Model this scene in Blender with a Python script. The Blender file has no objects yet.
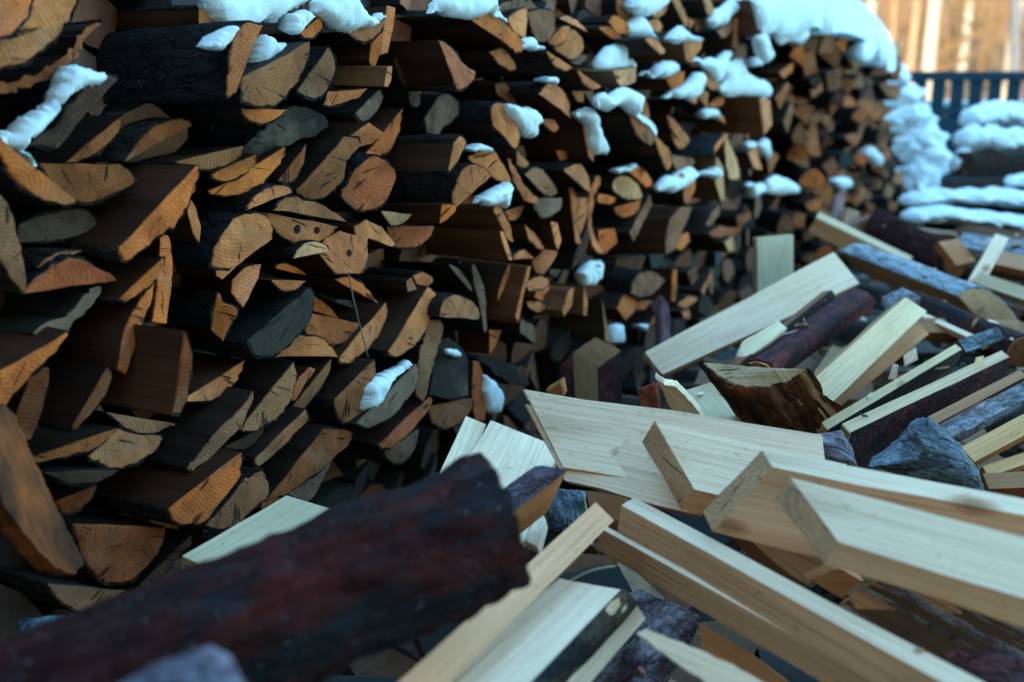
import bpy, bmesh, math, random
import numpy as np
from mathutils import Vector, Matrix, noise as mnoise
R = math.radians
rng = random.Random(11)
sc = bpy.context.scene
COL = sc.collection

# ---------------------------------------------------------------- camera
F = 995.0                                  # focal length in pixels of the 1024 px wide frame
PITCH = 12.8
CAM = Vector((0, 0, 0.88))
cd = bpy.data.cameras.new('camera')
cd.sensor_width = 36.0
cd.lens = 36.0 * F / 1024.0
cd.clip_start = 0.05
cd.clip_end = 600
cd.dof.use_dof = True
cd.dof.focus_distance = 1.30
cd.dof.aperture_fstop = 3.3
cam = bpy.data.objects.new('camera', cd)
cam.location = CAM
cam.rotation_euler = (R(90 - PITCH), 0, 0)
COL.objects.link(cam)
sc.camera = cam

# ---------------------------------------------------------------- daylight: low sun behind the viewpoint, yard shaded by an added unseen building
SUN_EL, SUN_AZ = 15.0, 207.0
w = bpy.data.worlds.new('World')
sc.world = w
w.use_nodes = True
nt = w.node_tree
sky = nt.nodes.new('ShaderNodeTexSky')
sky.sky_type = 'NISHITA'
sky.sun_disc = False
sky.sun_elevation = R(SUN_EL)
sky.sun_rotation = R(SUN_AZ)
sky.ozone_density = 2.4
sky.air_density = 1.0
sky.dust_density = 0.4
tint = nt.nodes.new('ShaderNodeMix')                 # cool, slightly green winter sky
tint.data_type = 'RGBA'
tint.blend_type = 'MULTIPLY'
tint.inputs[0].default_value = 1.0
tint.inputs[7].default_value = (0.76, 1.10, 1.0, 1)
nt.links.new(sky.outputs[0], tint.inputs[6])
nt.links.new(tint.outputs[2], nt.nodes['Background'].inputs[0])
nt.nodes['Background'].inputs[1].default_value = 0.15
sl = bpy.data.lights.new('sun', 'SUN')
sl.energy = 2.0
sl.angle = R(0.5)
sl.color = (1.0, 0.77, 0.53)
so = bpy.data.objects.new('sun', sl)
sdir = Vector((math.sin(R(SUN_AZ)) * math.cos(R(SUN_EL)), math.cos(R(SUN_AZ)) * math.cos(R(SUN_EL)), math.sin(R(SUN_EL))))
so.rotation_euler = sdir.to_track_quat('Z', 'Y').to_euler()
so.location = sdir * 60
COL.objects.link(so)
sc.view_settings.view_transform = 'Standard'
sc.view_settings.look = 'None'
sc.view_settings.gamma = 1.0
sc.view_settings.exposure = 3.42
sc.cycles.use_denoising = True
sc.cycles.max_bounces = 6
sc.cycles.diffuse_bounces = 4

# ---------------------------------------------------------------- geometry of the view: pixel of the photo -> point in the yard
FW = Vector((0, math.cos(R(PITCH)), -math.sin(R(PITCH))))
UP = Vector((0, math.sin(R(PITCH)), math.cos(R(PITCH))))
RT = Vector((1, 0, 0))
def ray(x, y):
    return FW + RT * ((x - 512) / F) + UP * ((341 - y) / F)
def PD(x, y, d):
    return CAM + ray(x, y) * d
def PZ(x, y, z):
    r = ray(x, y)
    return CAM + r * ((z - CAM.z) / r.z)
def onplane(x, y, p0, n):
    r = ray(x, y)
    return CAM + r * ((p0 - CAM).dot(n) / r.dot(n))
def proj(p):
    v = p - CAM
    d = v.dot(FW)
    return 512 + F * v.dot(RT) / d, 341 - F * v.dot(UP) / d, d
# the long stack: u runs along it, n points out of its face
WA = Vector((-0.51, 1.0, 0))
WD = Vector((0.466, 0.885, 0)).normalized()
WN = Vector((WD.y, -WD.x, 0))
WEND = 6.6
def WP(u, z, p=0.0):
    return WA + WD * u + WN * p + Vector((0, 0, z))

# ---------------------------------------------------------------- materials
def newmat(name):
    m = bpy.data.materials.new(name)
    m.use_nodes = True
    t = m.node_tree
    b = t.nodes['Principled BSDF']
    return m, t, b
class N:
    """small node-graph helper"""
    def __init__(s, t): s.t = t
    def n(s, kind, **kw):
        o = s.t.nodes.new(kind)
        for k, v in kw.items():
            if k.startswith('i_'):
                key = k[2:]
                key = int(key) if key.isdigit() else key.replace('_', ' ')
                if hasattr(v, 'is_output') or isinstance(v, bpy.types.NodeSocket):
                    s.t.links.new(v, o.inputs[key])
                else:
                    o.inputs[key].default_value = v
            else:
                setattr(o, k, v)
        return o
    def math(s, op, a, b=0.0, c=None):
        o = s.n('ShaderNodeMath', operation=op)
        for i, v in enumerate((a, b) if c is None else (a, b, c)):
            if isinstance(v, bpy.types.NodeSocket): s.t.links.new(v, o.inputs[i])
            else: o.inputs[i].default_value = v
        return o.outputs[0]
    def mix(s, fac, a, b, blend='MIX'):
        o = s.n('ShaderNodeMix', data_type='RGBA', blend_type=blend)
        for i, v in ((0, fac), (6, a), (7, b)):
            if isinstance(v, bpy.types.NodeSocket): s.t.links.new(v, o.inputs[i])
            else: o.inputs[i].default_value = v if i == 0 else (*v[:3], 1)
        return o.outputs[2]
    def ramp(s, fac, stops):
        o = s.n('ShaderNodeValToRGB')
        e = o.color_ramp.elements
        while len(e) > len(stops): e.remove(e[-1])
        while len(e) < len(stops): e.new(0.5)
        for el, (p, c) in zip(e, stops):
            el.position = p
            el.color = (c, c, c, 1) if not isinstance(c, tuple) else (*c[:3], 1)
        s.t.links.new(fac, o.inputs[0])
        return o.outputs[0]
    def coords(s, scale=(1, 1, 1), jitter=True):
        tc = s.n('ShaderNodeTexCoord')
        v = tc.outputs['Object']
        if jitter:
            oi = s.n('ShaderNodeObjectInfo')
            k = s.math('MULTIPLY', oi.outputs['Random'], 37.0)
            add = s.n('ShaderNodeVectorMath', operation='ADD')
            s.t.links.new(v, add.inputs[0]); s.t.links.new(k, add.inputs[1])
            v = add.outputs[0]
        m = s.n('ShaderNodeVectorMath', operation='MULTIPLY')
        s.t.links.new(v, m.inputs[0]); m.inputs[1].default_value = scale
        return m.outputs[0]
    def noise(s, vec, scale, detail=4, rough=0.6, dist=0.0):
        o = s.n('ShaderNodeTexNoise')
        s.t.links.new(vec, o.inputs['Vector'])
        o.inputs['Scale'].default_value = scale
        o.inputs['Detail'].default_value = detail
        o.inputs['Roughness'].default_value = rough
        o.inputs['Distortion'].default_value = dist
        return o.outputs[0]
    def bump(s, h, strength, dist, b, prev=None):
        o = s.n('ShaderNodeBump')
        o.inputs['Strength'].default_value = strength
        o.inputs['Distance'].default_value = dist
        s.t.links.new(h, o.inputs['Height'])
        if prev: s.t.links.new(prev, o.inputs['Normal'])
        if b: s.t.links.new(o.outputs[0], b.inputs['Normal'])
        return o.outputs[0]

def objcolor(g):
    return g.n('ShaderNodeObjectInfo').outputs['Color']

def mat_end_grain(name, weather, mul=(1, 1, 1)):
    """cut end of a log: growth rings round an off-centre pith, saw marks, stains, radial checks"""
    m, t, b = newmat(name); g = N(t)
    tc = g.n('ShaderNodeTexCoord').outputs['Object']
    rnd = g.n('ShaderNodeObjectInfo').outputs['Random']
    sep = g.n('ShaderNodeSeparateXYZ'); t.links.new(tc, sep.inputs[0])
    oy = g.math('MULTIPLY_ADD', rnd, 0.10, -0.05)
    oz = g.math('MULTIPLY_ADD', g.math('FRACT', g.math('MULTIPLY', rnd, 7.31)), 0.10, -0.05)
    y = g.math('ADD', sep.outputs[1], oy); z = g.math('ADD', sep.outputs[2], oz)
    flat = g.n('ShaderNodeCombineXYZ'); t.links.new(y, flat.inputs[1]); t.links.new(z, flat.inputs[2]); t.links.new(rnd, flat.inputs[0])
    fv = flat.outputs[0]
    rad = g.math('SQRT', g.math('ADD', g.math('MULTIPLY', y, y), g.math('MULTIPLY', z, z)))
    wob = g.noise(fv, 28, 3)
    rr = g.math('MULTIPLY_ADD', wob, 0.010, rad)
    ring = g.math('MULTIPLY_ADD', g.math('SINE', g.math('MULTIPLY', rr, 1300.0)), 0.5, 0.5)
    ang = g.math('ARCTAN2', z, y)
    av = g.n('ShaderNodeCombineXYZ'); t.links.new(ang, av.inputs[0]); t.links.new(g.math('MULTIPLY', rad, 3.0), av.inputs[1]); t.links.new(rnd, av.inputs[2])
    check = g.ramp(g.noise(av.outputs[0], 9, 2, 0.4), [(0.0, 1.0), (0.30, 1.0), (0.36, 0.0), (1, 0.0)])
    saw = g.noise(g.coords((900, 900, 60)), 1.0, 1)
    stain = g.noise(fv, 22, 4, 0.65)
    fine = g.noise(fv, 420, 2, 0.7)
    col = g.mix(1.0, objcolor(g), mul, 'MULTIPLY')
    c = g.mix(g.math('MULTIPLY', ring, 0.24), col, g.mix(1.0, col, (0.55, 0.46, 0.40), 'MULTIPLY'))
    c = g.mix(g.ramp(stain, [(0.40, 0.0), (0.62, weather)]), c, g.mix(1.0, c, (0.32, 0.30, 0.30), 'MULTIPLY'))
    pale = g.noise(fv, 13, 3, 0.6)
    c = g.mix(g.ramp(pale, [(0.54, 0.0), (0.72, 0.45 * weather)]), c, (0.36, 0.25, 0.16))
    c = g.mix(g.ramp(fine, [(0.35, 0.55), (0.60, 0.0)]), c, g.mix(1.0, c, (0.5, 0.46, 0.42), 'MULTIPLY'))
    c = g.mix(g.math('MULTIPLY', check, 0.85), c, (0.012, 0.009, 0.008))
    t.links.new(c, b.inputs['Base Color'])
    b.inputs['Roughness'].default_value = 0.85
    b.inputs['Specular IOR Level'].default_value = 0.12
    h = g.math('ADD', g.math('MULTIPLY', saw, 0.25), g.math('ADD', g.math('MULTIPLY', fine, 0.7), g.math('MULTIPLY', ring, 0.25)))
    h = g.math('SUBTRACT', h, g.math('MULTIPLY', check, 1.5))
    g.bump(h, 0.65, 0.0016, b)
    return m

def mat_wood(name, dark=1.0, knots=True, streak=0.5, weather=0.5, th=0.50, wcol=(0.42, 0.40, 0.40)):
    """long grain of split or sawn wood, running along local x"""
    m, t, b = newmat(name); g = N(t)
    col = objcolor(g)
    fib = g.noise(g.coords((5, 260, 260)), 1.0, 3, 0.6)
    band = g.noise(g.coords((1.6, 38, 38)), 1.0, 3, 0.55, 0.6)
    blot = g.noise(g.coords((6, 14, 14)), 1.0, 4, 0.6)
    c = g.mix(1.0, col, dark if isinstance(dark, tuple) else (dark, dark * 0.96, dark * 0.92), 'MULTIPLY')
    c = g.mix(g.ramp(band, [(0.38, 0.0), (0.66, streak)]), c, g.mix(1.0, c, (0.66, 0.54, 0.44), 'MULTIPLY'))
    c = g.mix(g.ramp(fib, [(0.30, 0.45), (0.58, 0.0)]), c, g.mix(1.0, c, (0.55, 0.47, 0.40), 'MULTIPLY'))
    c = g.mix(g.ramp(blot, [(th, 0.0), (th + 0.28, weather)]), c, g.mix(1.0, c, wcol, 'MULTIPLY'))
    speck = g.ramp(g.noise(g.coords((60, 110, 110)), 1.0, 3, 0.7), [(0.60, 0.0), (0.72, 0.55)])
    c = g.mix(speck, c, g.mix(1.0, c, (0.55, 0.45, 0.38), 'MULTIPLY'))
    if knots:
        v = g.n('ShaderNodeTexVoronoi', feature='F1'); t.links.new(g.coords((6.5, 15, 15)), v.inputs['Vector']); v.inputs['Scale'].default_value = 1.0
        k = g.ramp(g.math('ADD', v.outputs['Distance'], g.math('MULTIPLY', blot, 0.10)), [(0.10, 0.9), (0.17, 0.5), (0.22, 0.0)])
        c = g.mix(k, c, g.mix(1.0, c, (0.36, 0.20, 0.12), 'MULTIPLY'))
    t.links.new(c, b.inputs['Base Color'])
    b.inputs['Roughness'].default_value = 0.7
    b.inputs['Specular IOR Level'].default_value = 0.18
    g.bump(g.math('ADD', fib, g.math('MULTIPLY', blot, 0.8)), 0.55, 0.0022, b)
    return m

def mat_bark(name, frost=0.0, flake=1.0, plates=1.0, patch=0.55):
    m, t, b = newmat(name); g = N(t)
    col = objcolor(g)
    v = g.n('ShaderNodeTexVoronoi', feature='DISTANCE_TO_EDGE')
    base = g.coords((16, 36, 36))
    wv = g.n('ShaderNodeTexNoise'); t.links.new(base, wv.inputs['Vector']); wv.inputs['Scale'].default_value = 0.8; wv.inputs['Detail'].default_value = 3
    mx = g.n('ShaderNodeVectorMath', operation='MULTIPLY_ADD'); t.links.new(wv.outputs['Color'], mx.inputs[0]); mx.inputs[1].default_value = (2.8, 2.8, 2.8); t.links.new(base, mx.inputs[2])
    t.links.new(mx.outputs[0], v.inputs['Vector']); v.inputs['Scale'].default_value = 1.0
    plate = g.ramp(v.outputs['Distance'], [(0.0, 0.0), (0.10, 0.75), (0.4, 1.0)])
    mid = g.noise(g.coords((22, 66, 66) if frost else (26, 60, 60)), 1.0, 5, 0.7)
    big = g.noise(g.coords((9, 14, 14)), 1.0, 3, 0.6)
    fine = g.noise(g.coords((240, 320, 320)), 1.0, 2, 0.6)
    if plates < 1: plate = g.math('MULTIPLY_ADD', plate, plates, 1 - plates)
    c = g.mix(plate, g.mix(1.0, col, (0.28, 0.26, 0.26), 'MULTIPLY'), col)
    c = g.mix(g.ramp(mid, [(0.38, 0.75), (0.62, 0.0)]), c, g.mix(1.0, c, (0.30, 0.26, 0.26), 'MULTIPLY'))
    c = g.mix(g.ramp(big, [(0.50, 0.0), (0.66, patch)]), c, g.mix(1.0, c, (2.4, 1.35, 1.0) if patch > .6 else (2.0, 1.25, 0.95), 'MULTIPLY'))
    if patch > .6:
        c = g.mix(g.ramp(g.noise(g.coords((7, 20, 20)), 1.0, 4, 0.65), [(0.50, 0.0), (0.60, 0.9)]), c, (0.010, 0.011, 0.013))
    if frost:
        fr = g.ramp(g.math('ADD', g.math('MULTIPLY', mid, 0.75), g.math('MULTIPLY', fine, 0.25)), [(0.47, 0.0), (0.66, frost)])
        c = g.mix(fr, c, (0.46, 0.52, 0.58))
    else:
        fr = g.ramp(fine, [(0.68, 0.0), (0.76, 0.35)])
        c = g.mix(fr, c, (0.45, 0.48, 0.52))
    t.links.new(c, b.inputs['Base Color'])
    b.inputs['Roughness'].default_value = 0.92
    b.inputs['Specular IOR Level'].default_value = 0.10
    h = g.math('ADD', g.math('MULTIPLY', plate, 0.8), g.math('ADD', mid, g.math('MULTIPLY', fine, 0.25)))
    g.bump(h, 0.9, 0.006 * flake, b)
    return m

def mat_snow(name):
    m, t, b = newmat(name); g = N(t)
    tc = g.n('ShaderNodeTexCoord').outputs['Object']
    a = g.noise(tc, 60, 4, 0.6); f = g.noise(tc, 700, 2, 0.7)
    t.links.new(g.mix(a, (0.70, 0.74, 0.77), (0.86, 0.89, 0.91)), b.inputs['Base Color'])
    b.inputs['Roughness'].default_value = 1.0
    b.inputs['Specular IOR Level'].default_value = 0.05
    b.inputs['Subsurface Weight'].default_value = 0.1
    b.inputs['Subsurface Radius'].default_value = (0.02, 0.02, 0.025)
    b.inputs['Subsurface Scale'].default_value = 0.3
    g.bump(g.math('ADD', a, g.math('MULTIPLY', f, 0.5)), 0.65, 0.006, b)
    return m

def mat_plain(name, color, rough=0.8, var=0.35, scale=(8, 8, 8), bump=0.003):
    m, t, b = newmat(name); g = N(t)
    n1 = g.noise(g.coords(scale), 1.0, 5, 0.65)
    c = g.mix(n1, tuple(v * (1 - var) for v in color), tuple(min(1, v * (1 + var)) for v in color))
    t.links.new(c, b.inputs['Base Color'])
    b.inputs['Roughness'].default_value = rough
    b.inputs['Specular IOR Level'].default_value = 0.15
    g.bump(n1, 0.5, bump, b)
    return m

M_END = mat_end_grain('weathered_end_grain', 0.6)
M_FEND = mat_end_grain('fresh_end_grain', 0.25, (0.62, 0.45, 0.33))  # browned end grain; part of the ends' shade is in this tint
M_SIDE = mat_wood('weathered_shaded_wood', (0.075, 0.095, 0.12), False, 0.9, 0.9, 0.42, (0.25, 0.25, 0.25))  # weathered sides, darkened further to carry the shade between stacked logs
M_FACE = mat_wood('brown_split_face', (0.22, 0.26, 0.30), False, 0.9, 0.8, 0.45)
M_SHADED_SIDE = mat_wood('shaded_board_side', (0.74, 0.48, 0.33), True, 0.6, 0.5)  # browner sawn edges and wide faces; side shade is put into this colour
M_PEND = mat_end_grain('pale_end_grain', 0.4)
M_WOOD = mat_wood('fresh_sawn_wood', 1.0, True, 0.26, 0.22)
M_BARK = mat_bark('bark', 0.0, 1.2, 0.7)
M_FROST = mat_bark('frosted_bark', 0.5, 1.8, 0.5)
M_RED = mat_bark('smooth_red_bark', 0.0, 1.0, 0.35, 0.9)
M_OLD = mat_wood('weathered_board_face', 0.9, True, 1.0, 1.0, 0.33, (0.10, 0.15, 0.25))
M_SNOW = mat_snow('snow')

# ---------------------------------------------------------------- object helpers
def link(name, mesh, parent=None):
    o = bpy.data.objects.new(name, mesh)
    COL.objects.link(o)
    if parent is not None: o.parent = parent
    return o
def tag(o, label=None, cat=None, group=None, kind=None):
    if label: o['label'] = label
    if cat: o['category'] = cat
    if group: o['group'] = group
    if kind or cat: o['kind'] = kind or 'thing'
    return o
def empty(name, loc, label=None, cat=None, group=None):
    o = bpy.data.objects.new(name, None)
    o.location = loc
    o.empty_display_size = 0.1
    COL.objects.link(o)
    return tag(o, label, cat, group)
def mesh_from(name, verts, faces, mats, mi=None, smooth=True, sharp=35):
    me = bpy.data.meshes.new(name)
    me.from_pydata([tuple(v) for v in verts], [], faces)
    for m in mats: me.materials.append(m)
    if mi:
        me.polygons.foreach_set('material_index', mi)
    if smooth:
        me.polygons.foreach_set('use_smooth', [True] * len(me.polygons))
        me.update()
        me.set_sharp_from_angle(angle=R(sharp))
    me.update()
    return me
def catmull(p, n, closed=False):
    out = []
    k = len(p)
    segs = k if closed else k - 1
    for i in range(segs):
        if closed: a, b, c, d = p[(i - 1) % k], p[i], p[(i + 1) % k], p[(i + 2) % k]
        else: a, b, c, d = p[max(i - 1, 0)], p[i], p[i + 1], p[min(i + 2, k - 1)]
        for j in range(n):
            s = j / n
            out.append(0.5 * ((2 * b) + (c - a) * s + (2 * a - 5 * b + 4 * c - d) * s * s + (3 * b - a - 3 * c + d) * s ** 3))
    if not closed: out.append(p[-1].copy())
    return out
def straight(a, b, n):
    return [a.lerp(b, i / n) for i in range(n)]
def outline(kind, pts, rnd, dens=1.0, rough=1.0):
    """traced corner points -> dense outline with a flag for the stretches that carry bark"""
    n = max(2, int(4 * dens)); out = []
    if kind == 'r':
        out = [(p, True) for p in catmull(pts, n, True)]
    elif kind == 's':                                   # smooth closed outline without bark
        out = [(p, False) for p in catmull(pts, n, True)]
    elif kind in 'dw':
        nf = 1 if kind == 'd' else 2
        for i in range(nf): out += [(p, False) for p in straight(pts[i], pts[i + 1], n + 2)]
        arc = catmull(pts[nf:] + [pts[0]], n)
        out += [(p, True) for p in arc[:-1]]
    elif kind.startswith('q'):
        barked = set(int(ch) for ch in kind[1:])        # q0 : bark on the first edge ...
        for i in range(len(pts)): out += [(p, i in barked) for p in straight(pts[i], pts[(i + 1) % len(pts)], n)]
    size = max((a - b).length for a in pts for b in pts)
    j = size * 0.013 * rough
    res = []
    for p, f in out:
        res.append((p + Vector((rnd.uniform(-j, j), rnd.uniform(-j, j), rnd.uniform(-j, j))) * (1.0 if f or kind == 's' else 0.45), f))
    return res
def frame(axis, up=Vector((0, 0, 1))):
    x = axis.normalized()
    if abs(x.dot(up)) > 0.95: up = Vector((0, 1, 0))
    y = up.cross(x).normalized()
    z = x.cross(y)
    return Matrix((x, y, z)).transposed()
def clean(ol, eps=1e-5):
    o2 = []
    for p, f in ol:
        if not o2 or (p - o2[-1][0]).length > eps: o2.append((p, f))
    return o2
def ear_ok(ring): return True

def prism(name, ol, axis, length, mats, color, barkcolor=None, barkmat=None, rnd=rng, taper=1.0, bark_t=0.004, bow=0.0, parent=None, edge=None):
    """a log or board: its end outline (world points, bark flags) pushed along axis. mats = (end, side). Bark becomes a child mesh."""
    ol = clean(ol)
    ax = axis.normalized()
    rot = frame(-ax)
    c = sum((p for p, f in ol), Vector()) / len(ol)
    inv = rot.transposed()
    loc = [inv @ (p - c) for p, f in ol]
    n = len(loc)
    area = sum(loc[i].y * loc[(i + 1) % n].z - loc[(i + 1) % n].y * loc[i].z for i in range(n))
    fl = [f for p, f in ol]
    sid = [False] * n
    if edge is not None:                               # which of the four long faces of a board get the browner wood with shade in its colour
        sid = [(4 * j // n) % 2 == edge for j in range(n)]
    if area < 0:
        loc.reverse(); fl.reverse(); fl = fl[1:] + fl[:1]
        sid.reverse(); sid = sid[1:] + sid[:1]
    size = max((a - b).length for a in loc[::3] for b in loc[::3])
    ch = min(0.0016, size * 0.02)
    steps = [(0.0, -ch), (ch, 0.0)] + [(length * k / 4, 0.0) for k in (1, 2, 3)] + [(length - ch, 0.0), (length, -ch)]
    ph = rnd.uniform(0, 6)
    verts, faces, mi = [], [], []
    cen2 = Vector((0, sum(v.y for v in loc) / n, sum(v.z for v in loc) / n))
    for d, ins in steps:
        s = 1 + (taper - 1) * d / max(length, 1e-6)
        sag = math.sin(d / length * math.pi) * bow
        for v in loc:
            r = Vector((0, v.y - cen2.y, v.z - cen2.z))
            l = max(r.length, 1e-6)
            k = s + ins / l
            wob = 0.0
            if 0.01 < d < length - 0.01:
                wob = (mnoise.noise(Vector((d * 14 + ph, v.y * 30, v.z * 30)))) * 0.035 * size
            verts.append((v.x * (1 if d < length * 0.5 else 0.3) - d, cen2.y + r.y * k + wob * r.y / l, cen2.z + r.z * k + wob * r.z / l + sag))
    ns = len(steps)
    for i in range(ns - 1):
        for j in range(n):
            a, b2 = i * n + j, i * n + (j + 1) % n
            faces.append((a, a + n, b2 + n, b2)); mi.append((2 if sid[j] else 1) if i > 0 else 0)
    faces.append(tuple(range(n))); mi.append(0)
    faces.append(tuple((ns - 1) * n + j for j in reversed(range(n)))); mi.append(0)
    me = mesh_from(name, verts, faces, list(mats), mi)
    o = link(name, me, parent)
    o.matrix_world = Matrix.Translation(c) @ rot.to_4x4()
    o.color = (*color, 1)
    if barkcolor is not None and any(fl):
        # strips of bark over the flagged stretches
        runs = []
        if all(fl): runs = [list(range(n)) + [0]]
        else:
            st = [j for j in range(n) if fl[j] and not fl[j - 1]]
            for s0 in st:
                r_ = [s0]; j = s0
                while fl[j % n]:
                    r_.append((j + 1) % n); j += 1
                runs.append(r_)
        bv, bf = [], []
        for r_ in runs:
            m_ = len(r_)
            rich = bark_t >= .006                      # near logs carry modelled bark plates
            nd = max(9, int(length / .008)) if rich else 9
            o0 = len(bv)
            for k in range(nd):
                d = 0.0015 + (length - 0.004) * k / (nd - 1)
                s = 1 + (taper - 1) * d / length
                sag = math.sin(d / length * math.pi) * bow
                for layer in (0, 1):
                    for q, j in enumerate(r_):
                        v = loc[j]
                        r = Vector((0, v.y - cen2.y, v.z - cen2.z)); l = max(r.length, 1e-6)
                        e = 0.0
                        if layer:
                            e = bark_t * (0.55 + 0.9 * abs(mnoise.noise(Vector((d * 40 + ph, v.y * 60, v.z * 60 + 3)))))
                            if rich:
                                s1 = mnoise.noise(Vector((d * 22 + ph, v.y * 70, v.z * 70))); s2 = mnoise.noise(Vector((d * 75, v.y * 170 + ph, v.z * 170)))
                                e = bark_t * (.45 + 1.5 * max(-.2, min(.35, s1)) + .55 * s2 - (.5 if abs(s1) < .05 else 0))
                                e = max(e, bark_t * .12) + .0035
                            if not all(fl) and (q == 0 or q == m_ - 1): e *= 0.25
                        wob = 0.0
                        if 0.01 < d < length - 0.01:
                            wob = (mnoise.noise(Vector((d * 14 + ph, v.y * 30, v.z * 30)))) * 0.035 * size
                        kk = s + (e + wob + (0.0004 if not layer else 0)) / l
                        x = v.x - d if k == 0 else v.x * (1 if d < length * 0.5 else 0.3) - d
                        if k == 0: x += mnoise.noise(Vector((v.y * 80, v.z * 80, ph))) * (0.006 if rich else 0.003)
                        bv.append((x, cen2.y + r.y * kk, cen2.z + r.z * kk + sag))
            def ix(k, layer, q): return o0 + (k * 2 + layer) * m_ + q
            for k in range(nd - 1):
                for q in range(m_ - 1):
                    bf.append((ix(k, 1, q), ix(k + 1, 1, q), ix(k + 1, 1, q + 1), ix(k, 1, q + 1)))
            for q in range(m_ - 1):
                bf.append((ix(0, 0, q), ix(0, 1, q), ix(0, 1, q + 1), ix(0, 0, q + 1)))
                bf.append((ix(nd - 1, 1, q), ix(nd - 1, 0, q), ix(nd - 1, 0, q + 1), ix(nd - 1, 1, q + 1)))
            for k in range(nd - 1):
                bf.append((ix(k, 0, 0), ix(k + 1, 0, 0), ix(k + 1, 1, 0), ix(k, 1, 0)))
                bf.append((ix(k, 1, m_ - 1), ix(k + 1, 1, m_ - 1), ix(k + 1, 0, m_ - 1), ix(k, 0, m_ - 1)))
        bm_ = mesh_from('bark', bv, bf, [barkmat or M_BARK], None, True, 60)
        bo = link('bark', bm_, o)
        bo.color = (*barkcolor, 1)
    return o

TONE = {'o': (0.78, 0.185, 0.040), 't': (0.76, 0.232, 0.082), 'g': (0.37, 0.148, 0.072), 'n': (0.120, 0.060, 0.037), 'b': (0.38, 0.105, 0.032),
        'r': (0.54, 0.135, 0.048), 'c': (0.26, 0.150, 0.098), 'k': (0.040, 0.028, 0.022), 'm': (0.42, 0.150, 0.060), 'p': (0.84, 0.39, 0.17)}
TONEW = {'o': 'orange', 't': 'tan', 'g': 'grey', 'n': 'dark grey', 'b': 'brown', 'r': 'reddish', 'c': 'bluish grey', 'k': 'black', 'm': 'mottled brown', 'p': 'pale'}
def vary(c, rnd, a=0.16):
    k = 1 + rnd.uniform(-a, a)
    return tuple(min(0.95, max(0.004, v * k * (1 + rnd.uniform(-0.05, 0.05)))) for v in c)

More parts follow.
